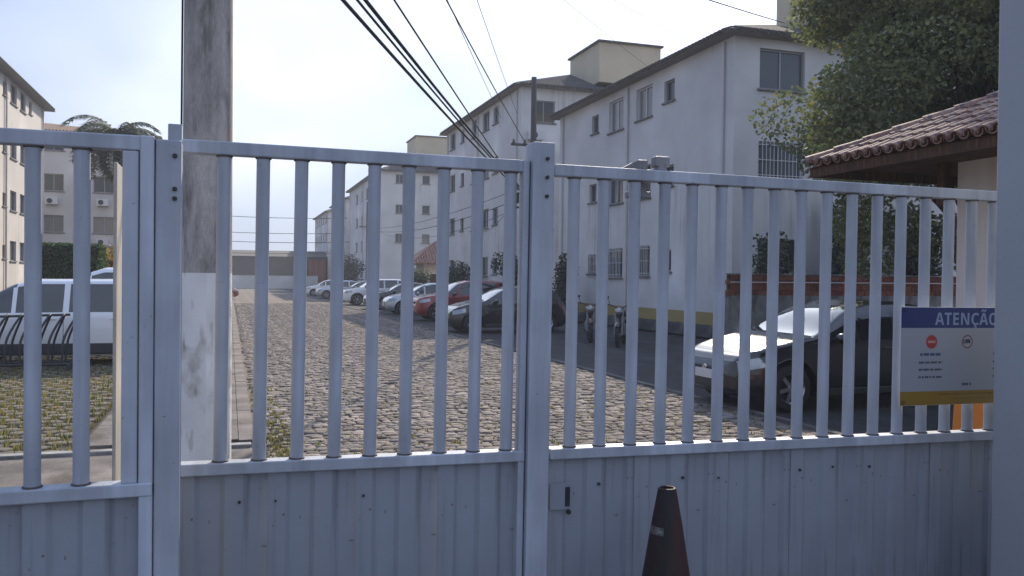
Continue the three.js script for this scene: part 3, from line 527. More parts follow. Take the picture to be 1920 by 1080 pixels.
{
  const p = thing('utility_pole', 'slim grey utility pole with insulators against the four storey block', 'utility pole', [11.12, 0, -31.12]);
  part('shaft', cyl(0.1, 0.16, 9.5, 20, 0, 4.75, 0), M.poleFar, p);
  part('crossarm', rbox(1.3, 0.09, 0.09, 0.01, -0.3, 6.85, 0.14), M.poleFar, p);
  for (const x of [-0.85, -0.4, 0.2]) part('insulator', new THREE.LatheGeometry([[0, 0], [0.05, 0], [0.07, 0.04], [0.04, 0.07], [0.06, 0.1], [0.03, 0.16], [0, 0.17]].map((q) => new THREE.Vector2(...q)), 12), M.insul, p, [x, 6.9, 0.14]);
  part('bracket', merge([box(0.5, 0.06, 0.05, -0.3, 6.2, 0.12), box(0.5, 0.06, 0.05, -0.35, 5.5, 0.12), box(0.05, 0.9, 0.05, -0.55, 5.85, 0.12)]), M.steel, p);
  part('splice_case', merge([cyl(0.11, 0.11, 0.6, 14, -0.45, 5.05, 0.2), cyl(0.07, 0.07, 0.4, 12, -0.7, 4.8, 0.2)]), M.black, p);
  const coil = []; for (let i = 0; i < 3; i++) coil.push(new THREE.TorusGeometry(0.24 + 0.03 * i, 0.014, 6, 28).translate(-0.7 + 0.04 * i, 4.7, 0.26 + 0.02 * i)); part('cable_coil', merge(coil), M.cable, p);
}
function cable(a, b, sag, r, label, group) {
  const pts = []; for (let i = 0; i <= 14; i++) { const t = i / 14; pts.push([a[0] + (b[0] - a[0]) * t, a[1] + (b[1] - a[1]) * t - sag * 4 * t * (1 - t), a[2] + (b[2] - a[2]) * t]); }
  const m = solo('overhead_cable', label, 'cable', tube(pts, r, 40, 6), M.cable, null, group); return m;
}
const NP = (h, dx = 0) => [-0.15 + dx, h, -6.4 + 0.18], FP = (h, dx = 0) => [11.12 + dx, h, -31.0];
cable(NP(4.62), FP(4.95, -0.4), 0.12, 0.022, 'lowest thick black cable of the bundle crossing from top left to the far pole');
cable(NP(4.82), FP(5.05, -0.4), 0.14, 0.016, 'middle black cable of the bundle crossing to the far pole');
cable(NP(4.90, 0.03), FP(5.08, -0.4), 0.12, 0.024, 'upper thick black cable of the bundle crossing to the far pole');
cable(NP(5.38, 0.1), FP(4.75, -0.3), 0.05, 0.014, 'single dark cable just above the thick cable bundle');
cable(NP(6.45, 0.1), FP(6.98, -0.4), 0.1, 0.014, 'dark power line ending at the far pole crossarm');
cable(NP(8.45, -0.6), [12.6, 9.6, -40], 0.1, 0.010, 'thin upper power line passing above the four storey roof');
cable(NP(8.6, 0.1), [13.4, 9.9, -40], 0.1, 0.010, 'thinnest uppermost power line beside the line spacer');
cable(NP(4.75), [15.0, 9.1, -20.8], 0.05, 0.013, 'dark service line descending to the three storey roof edge');
cable(NP(5.2), [13.3, 8.95, -23], 0.05, 0.005, 'faint thin service wire nearer the roof corner');
cable(NP(5.6), [13.3, 8.95, -26], 0.05, 0.005, 'faint thin service wire farther along the roof edge');
solo('line_spacer', 'small dark spacer clamped on the thin upper power lines', 'spacer', merge([box(0.14, 0.05, 0.05), box(0.05, 0.16, 0.05), box(0.1, 0.03, 0.03, 0.05, 0.09, 0), cyl(0.025, 0.025, 0.12, 8, -0.05, -0.08, 0)]), M.black, [4.23, 8.72, -15.75]);
for (const [h, z, d] of [[9.2, -100, 'highest'], [7.6, -104, 'second'], [6.3, -98, 'third'], [5.3, -108, 'lowest']]) cable([-14, h, z], [13.2, h - 0.5, z - 2], 0.5, 0.035, `${d} of the thin wires crossing the far end of the street`);
cable(FP(5.3, -0.3), [11.9, 6.2, -78], 0.5, 0.014, 'upper slack cable from the far pole to the distant post');
cable(FP(4.9, -0.3), [11.3, 6.2, -78], 0.8, 0.016, 'lower slack cable from the far pole to the distant post');
cable(FP(4.6, -0.3), [12.4, 6.2, -78], 1.1, 0.012, 'lowest sagging cable from the far pole to the distant post');
cable(FP(6.0, 0.1), [13.65, 7.0, -39.6], 0.15, 0.010, 'service wire from the far pole to the four storey end wall');
cable(FP(5.2, -0.5), [13.65, 4.4, -47.5], 0.5, 0.012, 'sagging service wire from the far pole to the four storey front wall');
{ const p = thing('wire_post', 'slim distant post carrying wires in front of the farther white block', 'post', [11.9, 0, -78]); part('shaft', cyl(0.09, 0.13, 8.6, 12, 0, 4.3, 0), M.poleFar, p); part('crossarm', box(1.5, 0.1, 0.1, 0, 6.3, 0.1), M.black, p); }

// ---------------------------------------------------------------- vehicles
function lerpP(P, x) { if (x <= P[0][0]) return P[0][1]; for (let i = 1; i < P.length; i++) if (x <= P[i][0]) { const t = (x - P[i - 1][0]) / (P[i][0] - P[i - 1][0]), s = t * t * (3 - 2 * t) * 0.4 + t * 0.6; return P[i - 1][1] + (P[i][1] - P[i - 1][1]) * s; } return P[P.length - 1][1]; }
const CARS = {
  hatch: { L: 3.95, top: [[0, 0.48], [0.02, 0.58], [0.07, 0.67], [0.16, 0.755], [0.32, 0.83], [0.6, 0.91], [1.0, 0.985], [1.08, 1.0], [1.85, 1.40], [2.2, 1.48], [2.8, 1.49], [3.35, 1.43], [3.45, 1.40], [3.8, 1.02], [3.9, 0.9], [3.95, 0.55]], belt: [[0, 0.5], [0.1, 0.70], [1.08, 0.92], [2.5, 0.96], [3.6, 1.02], [3.95, 0.6]], half: [[0, 0.40], [0.03, 0.52], [0.09, 0.63], [0.2, 0.71], [0.4, 0.79], [0.7, 0.835], [1.2, 0.85], [3.2, 0.85], [3.75, 0.79], [3.9, 0.73], [3.95, 0.6]], ax: [0.72, 3.2], R: 0.30, cowl: [1.08, 1.85], rear: [3.45, 3.8], pill: [[1.75, 1.82], [2.42, 2.5], [3.12, 3.26]], side: [1.3, 3.5] },
  sedan: { L: 4.35, top: [[0, 0.46], [0.02, 0.56], [0.07, 0.65], [0.16, 0.73], [0.32, 0.80], [0.6, 0.875], [1.05, 0.955], [1.15, 0.97], [1.95, 1.38], [2.3, 1.45], [2.8, 1.455], [3.15, 1.40], [3.85, 1.06], [4.2, 1.03], [4.3, 0.92], [4.35, 0.55]], belt: [[0, 0.48], [0.1, 0.67], [1.15, 0.89], [2.6, 0.94], [3.8, 0.99], [4.35, 0.6]], half: [[0, 0.40], [0.03, 0.52], [0.09, 0.63], [0.2, 0.72], [0.4, 0.80], [0.75, 0.85], [1.2, 0.865], [3.5, 0.865], [4.1, 0.80], [4.3, 0.74], [4.35, 0.6]], ax: [0.78, 3.4], R: 0.31, cowl: [1.15, 1.95], rear: [3.15, 3.85], pill: [[1.85, 1.92], [2.52, 2.6], [3.1, 3.2]], side: [1.4, 3.6] },
  suv: { L: 4.3, top: [[0, 0.6], [0.03, 0.78], [0.1, 0.9], [0.35, 0.98], [1.0, 1.07], [1.1, 1.09], [1.75, 1.53], [2.1, 1.62], [3.2, 1.63], [3.85, 1.57], [4.0, 1.52], [4.2, 1.08], [4.27, 0.95], [4.3, 0.6]], belt: [[0, 0.58], [0.1, 0.84], [1.1, 1.02], [2.6, 1.05], [3.9, 1.1], [4.3, 0.66]], half: [[0, 0.48], [0.03, 0.6], [0.1, 0.72], [0.22, 0.80], [0.45, 0.86], [0.8, 0.89], [1.2, 0.9], [3.6, 0.9], [4.1, 0.85], [4.25, 0.79], [4.3, 0.66]], ax: [0.8, 3.42], R: 0.35, cowl: [1.1, 1.75], rear: [4.0, 4.2], pill: [[1.66, 1.74], [2.45, 2.53], [3.3, 3.4]], side: [1.28, 4.0] },
};
CARS.van = { L: 4.5, top: [[0, 0.65], [0.03, 0.85], [0.1, 0.98], [0.3, 1.06], [0.7, 1.18], [0.8, 1.2], [1.5, 1.78], [1.8, 1.88], [3.9, 1.9], [4.3, 1.86], [4.38, 1.8], [4.45, 1.1], [4.48, 0.95], [4.5, 0.6]], belt: [[0, 0.62], [0.1, 0.92], [0.8, 1.1], [2.6, 1.12], [4.2, 1.12], [4.5, 0.66]], half: [[0, 0.6], [0.04, 0.74], [0.16, 0.83], [0.5, 0.88], [1.2, 0.9], [4.0, 0.9], [4.35, 0.87], [4.45, 0.82], [4.5, 0.7]], ax: [0.8, 3.6], R: 0.33, cowl: [0.8, 1.5], rear: [4.38, 4.45], pill: [[1.45, 1.52], [2.3, 2.4], [3.3, 3.42]], side: [1.0, 4.2] };
CARS.wagon = { ...CARS.van, top: CARS.van.top.map(([x, y]) => [x, y > 1 ? 1 + (y - 1) * 0.70 : y]), belt: CARS.van.belt.map(([x, y]) => [x, y > 0.9 ? y - 0.12 : y]) };
const wheelCache = {};
function wheelGeo(Rw) {
  if (wheelCache[Rw]) return wheelCache[Rw];
  const w = 0.1, prof = [[Rw - 0.11, -w], [Rw - 0.03, -w], [Rw, -w + 0.03], [Rw, w - 0.03], [Rw - 0.03, w], [Rw - 0.11, w]].map((p) => new THREE.Vector2(...p));
  const tyre = new THREE.LatheGeometry(prof, 28).rotateX(Math.PI / 2), ri = Rw - 0.1, list = [new THREE.LatheGeometry([[ri - 0.03, 0.06], [ri, 0.085], [ri + 0.012, 0.095]].map((p) => new THREE.Vector2(...p)), 28).rotateX(Math.PI / 2), new THREE.CylinderGeometry(0.05, 0.06, 0.05, 14).rotateX(Math.PI / 2).translate(0, 0, 0.075)];
  for (let i = 0; i < 6; i++) { const g = box(ri, 0.05, 0.022, ri / 2, 0, 0.075); g.rotateZ(i * Math.PI / 3 + 0.2); list.push(g); }
  return wheelCache[Rw] = { tyre, rim: merge(list), well: new THREE.CylinderGeometry(ri, ri, 0.02, 24).rotateX(Math.PI / 2).translate(0, 0, 0.01) };
}
const carCache = {};
function carShape(kind) {
  if (carCache[kind]) return carCache[kind];
  const S = CARS[kind], xs = new Set([0, S.L]); for (let x = 0; x < S.L; x += 0.07) xs.add(+x.toFixed(3));
  for (const p of [...S.top, ...S.belt, ...S.half]) xs.add(p[0]); for (const p of S.pill) p.forEach((q) => xs.add(q)); [...S.cowl, ...S.rear, ...S.side].forEach((q) => xs.add(q));
  const Ra = S.R + 0.06; for (const a of S.ax) for (let i = 0; i <= 12; i++) xs.add(+(a + Ra * Math.cos(i / 12 * Math.PI)).toFixed(4));
  const X = [...xs].sort((a, b) => a - b), pos = [], N = 13, sill = S.R * 0.62;
  const ring = X.map((x) => {
    const top = lerpP(S.top, x), belt = Math.min(top - 0.012, lerpP(S.belt, x)), w = lerpP(S.half, x), rise = top - belt; let ar = 0;
    for (const a of S.ax) { const d = Math.abs(x - a); if (d < Ra) ar = Math.max(ar, S.R + Math.sqrt(Ra * Ra - d * d)); }
    const ys = Math.max(sill, ar), e = clamp(Math.min(x, S.L - x) / 0.25), lo = sill + (1 - e) * 0.12, y0 = Math.max(lo, ys), fl = ar ? 0.018 : 0;
    const y2 = Math.max(y0 + 0.012, lo + 0.16), y3 = Math.max(y2 + 0.01, (lo + belt) / 2), y4 = Math.max(y3 + 0.01, belt - 0.13);
    const wt = w - 0.055, sl = 0.40;
    return [[0, Math.max(lo - 0.03, ar - 0.05)], [w - 0.14, Math.max(lo - 0.02, ar - 0.02)], [w - 0.025 + fl, y0], [w - 0.005 + fl, y2], [w + fl * 0.5, y3], [w - 0.008, y4], [w - 0.025, belt - 0.035], [wt, Math.max(belt, y4 + 0.02)], [wt - sl * rise * 0.42, belt + rise * 0.42], [wt - sl * rise * 0.84, belt + rise * 0.84], [wt - sl * rise - 0.07, belt + rise * 0.96], [(wt - sl * rise) * 0.5, top - 0.006], [0, top]];
  });
  const idx = { body: [], windscreen: [], rear_window: [] }, P = [];
  for (const sgn of [1, -1]) ring.forEach((rg, i) => rg.forEach(([z, y]) => P.push(X[i] - S.L / 2, y, z * sgn)));
  const off = X.length * N;
  for (let i = 0; i < X.length - 1; i++) for (let j = 0; j < N - 1; j++) {
    const xm = (X[i] + X[i + 1]) / 2, rise = lerpP(S.top, xm) - lerpP(S.belt, xm); let k = 'body';
    if (j >= 9 && xm > S.cowl[0] && xm < S.cowl[1]) k = 'windscreen';
    else if (j >= 9 && xm > S.rear[0] && xm < S.rear[1]) k = 'rear_window';
    else if ((j === 7 || j === 8) && rise > 0.16 && xm > S.side[0] && xm < S.side[1] && !S.pill.some(([a, b]) => xm > a && xm < b)) k = 'side_window';
    const a = i * N + j, b = (i + 1) * N + j;
    if (k === 'body' && (j === 5 || j === 6) && ((xm > 0.1 && xm < 0.5) || (xm > S.L - 0.34 && xm < S.L - 0.06))) { for (const o of [0, 1]) { const id = `${xm < 1 ? 'headlight' : 'tail_light'}|${o}`; idx[id] ??= []; o ? idx[id].push(off + a, off + a + 1, off + b, off + b, off + a + 1, off + b + 1) : idx[id].push(a, b, a + 1, b, b + 1, a + 1); } continue; }
    if (k === 'side_window') { const q = S.pill.filter(([p]) => xm > p).length; for (const o of [0, 1]) { const id = `side_window|${q}|${o}`; idx[id] ??= []; o ? idx[id].push(off + a, off + a + 1, off + b, off + b, off + a + 1, off + b + 1) : idx[id].push(a, b, a + 1, b, b + 1, a + 1); } continue; }
    idx[k].push(a, b, a + 1, b, b + 1, a + 1); idx[k].push(off + a, off + a + 1, off + b, off + b, off + a + 1, off + b + 1);
  }
  for (const [i, f] of [[0, 0], [X.length - 1, 1]]) for (let j = 0; j < N - 1; j++) { const a = i * N + j, c = off + a; if (f) idx.body.push(a, c, a + 1, c, c + 1, a + 1); else idx.body.push(a, a + 1, c, c, a + 1, c + 1); }
  const full = new THREE.BufferGeometry(); full.setAttribute('position', new THREE.Float32BufferAttribute(P, 3)); full.setIndex([].concat(...Object.values(idx))); full.computeVertexNormals();
  const n = full.attributes.normal; // weld the centre line's normals
  for (let i = 0; i < X.length; i++) for (const j of [0, N - 1]) for (const o of [0, off]) { const q = o + i * N + j, v = V(n.getX(q), n.getY(q), 0).normalize(); n.setXYZ(q, v.x, v.y, 0); }
  const out = {}; for (const k in idx) { const g = new THREE.BufferGeometry(); g.setAttribute('position', full.attributes.position); g.setAttribute('normal', n); g.setIndex(idx[k]); const h = g.toNonIndexed(); h.setAttribute('uv', new THREE.Float32BufferAttribute(new Float32Array(h.attributes.position.count * 2), 2)); out[k] = h; }
  return carCache[kind] = out;
}
function car(kind, paint, label, [x, z], turn, opt = {}) {
  const S = CARS[kind], c = thing(opt.name ?? 'parked_car', label, 'car', [x, 0, z], turn, opt.group), g = carShape(kind), H = S.L / 2;
  part('body', g.body, paint, c); for (const k in g) if (k !== 'body') part(k.split('|')[0], g[k], k[0] === 'h' ? M.lens : k[0] === 't' ? M.tail : M.carGlass, c);
  const wg = wheelGeo(S.R), w = lerpP(S.half, S.ax[0]);
  for (const a of S.ax) for (const s of [1, -1]) { const q = new THREE.Group(); q.name = 'wheel'; c.add(q); q.position.set(a - H, S.R, s * (w - 0.1)); if (s < 0) q.rotation.y = Math.PI; part('tyre', wg.tyre, M.rubber, q); part('rim', wg.rim, M.rim, q); part('well', wg.well, M.dark, q); }
  for (const s of [1, -1]) {
    const mi = new THREE.SphereGeometry(1, 16, 10); mi.scale(0.07, 0.07, 0.11); part('mirror', mi, paint, c, [S.cowl[0] + 0.36 - H, lerpP(S.belt, 1.5) + 0.06, s * (w + 0.07)]);
    for (const dx of [S.pill[1][0] - 0.18, S.pill[2][0] - 0.1]) part('door_handle', rbox(0.16, 0.025, 0.03, 0.008), opt.handle ?? paint, c, [dx - H, lerpP(S.belt, dx) - 0.12, s * (lerpP(S.half, dx) + 0.0)]);
    part('sill_trim', rbox(S.ax[1] - S.ax[0] - 2 * S.R - 0.16, 0.1, 0.05, 0.02), M.black, c, [(S.ax[0] + S.ax[1]) / 2 - H, S.R * 0.62 + 0.06, s * (w - 0.012)]);
    for (const sx of [S.pill[0][0] - 0.25, S.pill[1][0] + 0.02]) part('door_seam', box(0.008, 0.55, 0.006), M.dark, c, [sx - H, lerpP(S.belt, sx) - 0.38, s * (lerpP(S.half, sx) + 0.0)]);
  }
  part('grille', rbox(0.05, 0.1, 0.66, 0.02), M.black, c, [0.035 - H, lerpP(S.top, 0.03) - 0.06, 0]); part('badge', cyl(0.05, 0.05, 0.02, 16).rotateZ(Math.PI / 2), M.chrome, c, [0.0 - H, lerpP(S.top, 0.03) - 0.05, 0]);
  part('air_intake', rbox(0.06, 0.1, 0.8, 0.02), M.black, c, [0.02 - H, 0.33, 0]); part('licence_plate', rbox(0.015, 0.12, 0.4, 0.004), M.plate, c, [-0.015 - H, 0.46, 0]); part('licence_plate', rbox(0.015, 0.12, 0.4, 0.004), M.plate, c, [S.L + 0.005 - H, 0.62, 0]);
  const fl = opt.cladding; if (fl) for (const s of [1, -1]) part('cladding', rbox(S.ax[1] - S.ax[0] - 2 * S.R - 0.14, 0.2, 0.05, 0.02, (S.ax[0] + S.ax[1]) / 2 - H, S.R * 0.62 + 0.12, s * (w - 0.002)), M.black, c);
  return c;
}
const silver = carPaint([0.42, 0.44, 0.47], { metalness: 0.6 }), white = carPaint([0.72, 0.73, 0.74], { metalness: 0 }), blackP = carPaint([0.012, 0.013, 0.016]), graphite = carPaint([0.010, 0.011, 0.015], { metalness: 0.3, roughness: 0.34 }), red = carPaint([0.22, 0.012, 0.016]), blueG = carPaint([0.10, 0.13, 0.17], { metalness: 0.5 });
const row = 'cars parked along the right of the street';
car('sedan', graphite, 'dark grey car with gleaming bonnet parked just behind the vehicle gate', [8.32, -10.25], 0.03, { group: row });
car('hatch', blackP, 'black hatchback parked beside the motorcycles', [8.45, -26.4], 0.02, { group: row });
car('suv', red, 'dark red car parked between the black hatchback and a silver car', [9.15, -33.8], 0.03, { group: row });
car('hatch', silver, 'silver hatchback next to the dark red car', [8.85, -39.9], 0.02, { group: row });
car('sedan', blackP, 'black saloon between the silver hatchback and the white car', [9.1, -46.4], 0, { group: row });
car('suv', white, 'bright white car parked farther along the row', [8.8, -53.6], 0.02, { group: row });
car('hatch', blueG, 'small blue grey car beyond the bright white car', [8.9, -61], 0, { group: row });
car('sedan', silver, 'distant silver saloon in the parked row', [8.7, -69.5], 0, { group: row });
car('hatch', white, 'farthest pale car of the parked row', [8.4, -78.8], 0, { group: row });
car('hatch', red, 'small red car parked beside the far left pavement', [-1.32, -66.5], Math.PI, { name: 'parked_car' });
car('wagon', white, 'white estate car side on behind the fence panel, on the grass paving', [-2.95, -18.45], -0.03, { cladding: true });

car('van', white, 'tall white van standing behind the white estate car', [-2.3, -22.4], 0.02, { name: 'parked_van' }).userData.category = 'van';
function motorcycle(x, z, turn, tankMat, label) {
  const m = thing('motorcycle', label, 'motorcycle', [x, 0, z], turn, 'motorcycles parked between the cars');
  const wheel = (px) => { const q = new THREE.Group(); q.name = 'wheel'; q.position.set(px, 0.3, 0); m.add(q); part('tyre', new THREE.TorusGeometry(0.26, 0.05, 10, 28), M.rubber, q); const sp = [cyl(0.05, 0.05, 0.1, 12).rotateX(Math.PI / 2)]; for (let i = 0; i < 8; i++) sp.push(bar([0, 0, 0], [0.22 * Math.cos(i * 0.785), 0.22 * Math.sin(i * 0.785), 0], 0.01, 5)); part('rim', merge(sp), M.steel, q); };
  wheel(-0.64); wheel(0.64);
  part('fork', merge([bar([-0.64, 0.3, 0.09], [-0.38, 0.95, 0.09], 0.024), bar([-0.64, 0.3, -0.09], [-0.38, 0.95, -0.09], 0.024)]), M.steel, m);
  part('handlebar', tube([[-0.22, 1.08, 0.36], [-0.34, 1.05, 0.2], [-0.38, 0.98, 0], [-0.34, 1.05, -0.2], [-0.22, 1.08, -0.36]], 0.015, 24, 8), M.black, m);
  const tk = new THREE.SphereGeometry(1, 20, 14); tk.scale(0.28, 0.15, 0.15); tk.rotateZ(-0.12); part('fuel_tank', tk, tankMat, m, [-0.1, 0.85, 0]);
  part('seat', rbox(0.66, 0.1, 0.24, 0.05, 0.42, 0.83, 0, 3), M.black, m);
  part('engine', merge([rbox(0.34, 0.3, 0.26, 0.05, 0, 0.42, 0), cyl(0.12, 0.12, 0.3, 14).rotateX(Math.PI / 2).translate(0.05, 0.38, 0), rbox(0.16, 0.24, 0.2, 0.03, -0.12, 0.6, 0)]), M.steel, m);
  part('frame', merge([bar([-0.38, 0.9, 0], [0.15, 0.72, 0], 0.03), bar([-0.36, 0.8, 0], [-0.1, 0.3, 0], 0.025), bar([-0.1, 0.28, 0], [0.3, 0.3, 0], 0.025), bar([0.15, 0.74, 0], [0.75, 0.8, 0], 0.025), bar([0.3, 0.3, 0.09], [0.64, 0.3, 0.09], 0.025), bar([0.3, 0.3, -0.09], [0.64, 0.3, -0.09], 0.025), bar([0.6, 0.35, 0.1], [0.5, 0.78, 0.1], 0.025), bar([0.6, 0.35, -0.1], [0.5, 0.78, -0.1], 0.025)]), M.black, m);
  const hl = new THREE.SphereGeometry(0.1, 18, 12); hl.scale(0.7, 1, 1); part('headlight', hl, M.lens, m, [-0.5, 0.9, 0]);
  part('front_mudguard', new THREE.TorusGeometry(0.32, 0.05, 6, 14, 1.5).rotateZ(0.9).translate(-0.64, 0.3, 0), tankMat, m);
  part('rear_mudguard', new THREE.TorusGeometry(0.33, 0.06, 6, 14, 1.4).rotateZ(0.5).translate(0.64, 0.3, 0), M.black, m);
  part('exhaust', bar([0, 0.3, 0.16], [0.75, 0.36, 0.17], 0.035, 10, 0.05), M.steel, m);
  for (const s of [1, -1]) part('mirror', merge([bar([-0.3, 1.05, s * 0.25], [-0.3, 1.22, s * 0.32], 0.008, 5), rbox(0.02, 0.07, 0.11, 0.01, -0.3, 1.25, s * 0.34)]), M.black, m);
  return m;
}
motorcycle(9.55, -21.9, 1.2, phy([0.13, 0.055, 0.025], { clearcoat: 0.5, roughness: 0.5 }), 'brown motorcycle parked beside the black hatchback');
motorcycle(9.7, -20.2, 1.0, phy([0.02, 0.02, 0.022], { clearcoat: 1, roughness: 0.35 }), 'black motorcycle parked nearer the gate than the brown one');


{ // dark hoop rack for bicycles on the car lot
  const k = thing('bicycle_rack', 'dark steel bicycle rack with slanted hoops in front of the white estate car', 'bicycle rack', [-3.7, 0, -16.95], 0.05);
  part('rail', merge([bar([-1.35, 0.12, 0.25], [1.0, 0.12, 0.25], 0.025, 8), bar([-1.35, 0.12, -0.25], [1.0, 0.12, -0.25], 0.025, 8), bar([-1.35, 0.92, 0], [1.0, 0.98, 0], 0.022, 8)]), M.black, k);
  for (let i = 0; i < 11; i++) { const x = -1.3 + i * 0.22; part('hoop', tube([[x, 0.12, 0.25], [x + 0.02, 0.55, 0.22], [x + 0.22, 0.98, 0.04], [x + 0.22, 0.97, -0.06], [x + 0.04, 0.5, -0.22], [x, 0.12, -0.25]], 0.02, 20, 6), M.black, k); }
  for (const x of [-1.35, 1.0]) part('foot', rbox(0.06, 0.12, 0.62, 0.01, x, 0.06, 0), M.black, k);
}

// ---------------------------------------------------------------- orange barrier
{
  const b = thing('plastic_barrier', 'orange plastic barrier standing below the warning sign', 'barrier', [6.55, 0, -5.75], 0.12), s = new THREE.Shape([[-0.24, 0], [0.24, 0], [0.24, 0.12], [0.13, 0.32], [0.1, 0.82], [-0.1, 0.82], [-0.13, 0.32], [-0.24, 0.12]].map((p) => new THREE.Vector2(...p)));
  part('shell', new THREE.ExtrudeGeometry(s, { depth: 1.1, bevelEnabled: true, bevelSize: 0.02, bevelThickness: 0.02, bevelSegments: 3 }).rotateY(Math.PI / 2).translate(-0.55, 0.02, 0), phy([0.62, 0.19, 0.015], { roughness: 0.5 }), b);
  part('cap', cyl(0.05, 0.05, 0.04, 16, 0, 0.87, 0), M.black, b);
}

// ---------------------------------------------------------------- the gate
const SHEET_P = 0.193;
function sheetGeo(w, h) {                                     // trapezoid-ribbed steel sheet, ribs upright
  const pts = [], t = 0.003; const prof = [[0, 0], [0.07, 0], [0.088, -0.016], [0.165, -0.016], [0.183, 0]];
  for (let u = 0; u < w - 1e-4; u += SHEET_P) for (const [a, z] of prof) if (u + a < w) pts.push([u + a, z]); pts.push([w, pts[pts.length - 1][1]]);
  const s = new THREE.Shape([...pts.map(([x, z]) => new THREE.Vector2(x, -z)), ...pts.slice().reverse().map(([x, z]) => new THREE.Vector2(x, -z + t))]);
  const g = new THREE.ExtrudeGeometry(s, { depth: h, bevelEnabled: false }); g.rotateX(-Math.PI / 2); return uvm(g);
}
function fencePanel(o, { s0, s1, bars, top, mid, bottom, stiles = [0.05, 0.05], capH = 0.052, screws = true, seed = 1 }) {
  const r = rngOf(seed), L = s1 - s0, cx = (s0 + s1) / 2;
  part('top_rail', rbox(L, capH, 0.05, 0.006, cx, top - capH / 2, 0), M.gateRail, o);
  part('middle_rail', rbox(L, 0.047, 0.075, 0.006, cx, mid - 0.0235, 0), M.gateRail, o);
  part('bottom_rail', rbox(L, 0.05, 0.05, 0.006, cx, bottom + 0.025, -0.004), M.gateRail, o);
  const h = top - capH - mid, g = new THREE.CylinderGeometry(0.0262, 0.0262, h - 0.002, 22, 1, true); g.translate(0, mid + h / 2, 0); { const q = g.attributes.uv; for (let i = 0; i < q.count; i++) q.setXY(i, q.getX(i) * 0.165, q.getY(i) * h); }
  const wd = new THREE.TorusGeometry(0.0275, 0.0045, 6, 20).rotateX(Math.PI / 2);
  bars.forEach((s) => { const q = part('bar', g, M.gate, o, [s + 0.004 * (r() - 0.5), 0, 0], [0.004 * (r() - 0.5), r() * 6, 0.004 * (r() - 0.5)]); for (const y of [mid + 0.002, top - capH - 0.002]) part('weld', wd, M.weld, q, [0, y, 0]); });
  if (stiles[0]) part('stile', rbox(stiles[0], top - bottom, 0.06, 0.006, s0 + stiles[0] / 2, (top + bottom) / 2, 0.0035), M.gateRail, o);
  if (stiles[1]) part('stile', rbox(stiles[1], top - bottom, 0.06, 0.006, s1 - stiles[1] / 2, (top + bottom) / 2, 0.0035), M.gateRail, o);
  const a = s0 + stiles[0] + 0.002, b = s1 - stiles[1] - 0.002, n = Math.max(1, Math.round((b - a) / (SHEET_P * 2)));
  for (let i = 0; i < n; i++) {
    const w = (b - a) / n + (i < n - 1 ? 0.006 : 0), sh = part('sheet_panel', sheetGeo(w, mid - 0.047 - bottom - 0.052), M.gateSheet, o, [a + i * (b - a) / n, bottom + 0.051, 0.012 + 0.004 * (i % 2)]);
    if (screws) for (const q of [0.035, 0.228]) if (q < w && r() < 0.62) { const sr = 0.004 + 0.003 * r(), sc = new THREE.CylinderGeometry(sr, sr, 0.008, 10); sc.rotateX(Math.PI / 2); part('screw', sc, M.screw, sh, [q + 0.03 * (r() - 0.5), (mid - 0.047 - bottom) * 0.80 + 0.03 * (r() - 0.5), 0.005]); }
  }
}
const GA = -0.026;
{
  const g = thing('pedestrian_gate', 'grey barred steel gate leaf in front of the thick utility pole', 'gate', [-0.038, 0, -3.507], GA); g.rotation.z = -0.009;
  fencePanel(g, { s0: -0.165, s1: 1.236, bars: [0, 1, 2, 3, 4, 5, 6, 7, 8].map((i) => i * 0.145), top: 2.22, mid: 0.977, bottom: 0.1, stiles: [0, 0.03], seed: 3 });
}
{
  const g = thing('vehicle_gate', 'wide grey barred steel gate running to the column, with warning sign', 'gate', [-0.038, 0, -3.507], GA); g.rotation.z = -0.009;
  const bars = []; for (let i = 10; i < 29; i++) bars.push(i * 0.145);
  fencePanel(g, { s0: 1.35, s1: 4.25, bars, top: 2.212, mid: 0.979, bottom: 0.13, stiles: [0.0, 0.05], seed: 4 });
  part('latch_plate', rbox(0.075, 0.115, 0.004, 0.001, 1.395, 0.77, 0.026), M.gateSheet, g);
  part('latch_slot', rbox(0.022, 0.085, 0.01, 0.004, 1.437, 0.768, 0.028), M.dark, g);
  part('keyhole', cyl(0.011, 0.011, 0.01, 12).rotateX(Math.PI / 2), M.dark, g, [1.443, 0.70, 0.028]);
  // guide rollers behind the top rail
  part('roller_bracket', merge([rbox(0.05, 0.17, 0.03, 0.006, 1.80, 2.18, -0.06), rbox(0.11, 0.03, 0.05, 0.006, 1.785, 2.105, -0.06), uvm(new THREE.ExtrudeGeometry(new THREE.Shape([[1.66, 2.20], [1.80, 2.20], [1.80, 2.262], [1.75, 2.25]].map((p) => new THREE.Vector2(...p))), { depth: 0.03, bevelEnabled: false }).translate(0, 0, -0.072))]), M.steel, g);
  part('guide_roller', cyl(0.03, 0.03, 0.06, 20, 1.90, 2.222, -0.07), M.steel, g); part('roller_housing', rbox(0.075, 0.05, 0.05, 0.008, 1.90, 2.262, -0.07), M.steel, g);
}
{
  const g = thing('fence_panel', 'short barred steel fence panel at the picture edge, beside the wide post', 'fence', [0, 0, -3.2]);
  fencePanel(g, { s0: -1.75, s1: -0.247, bars: [-0.62, -0.472, -0.765, -0.91, -1.055, -1.2, -1.345, -1.49, -1.635], top: 2.178, mid: 0.987, bottom: 0.1, stiles: [0.04, 0.045], screws: false, seed: 6 });
  part('bar', rbox(0.052, 1.14, 0.05, 0.006, -0.322, 1.555, 0), M.gateRail, g);
}
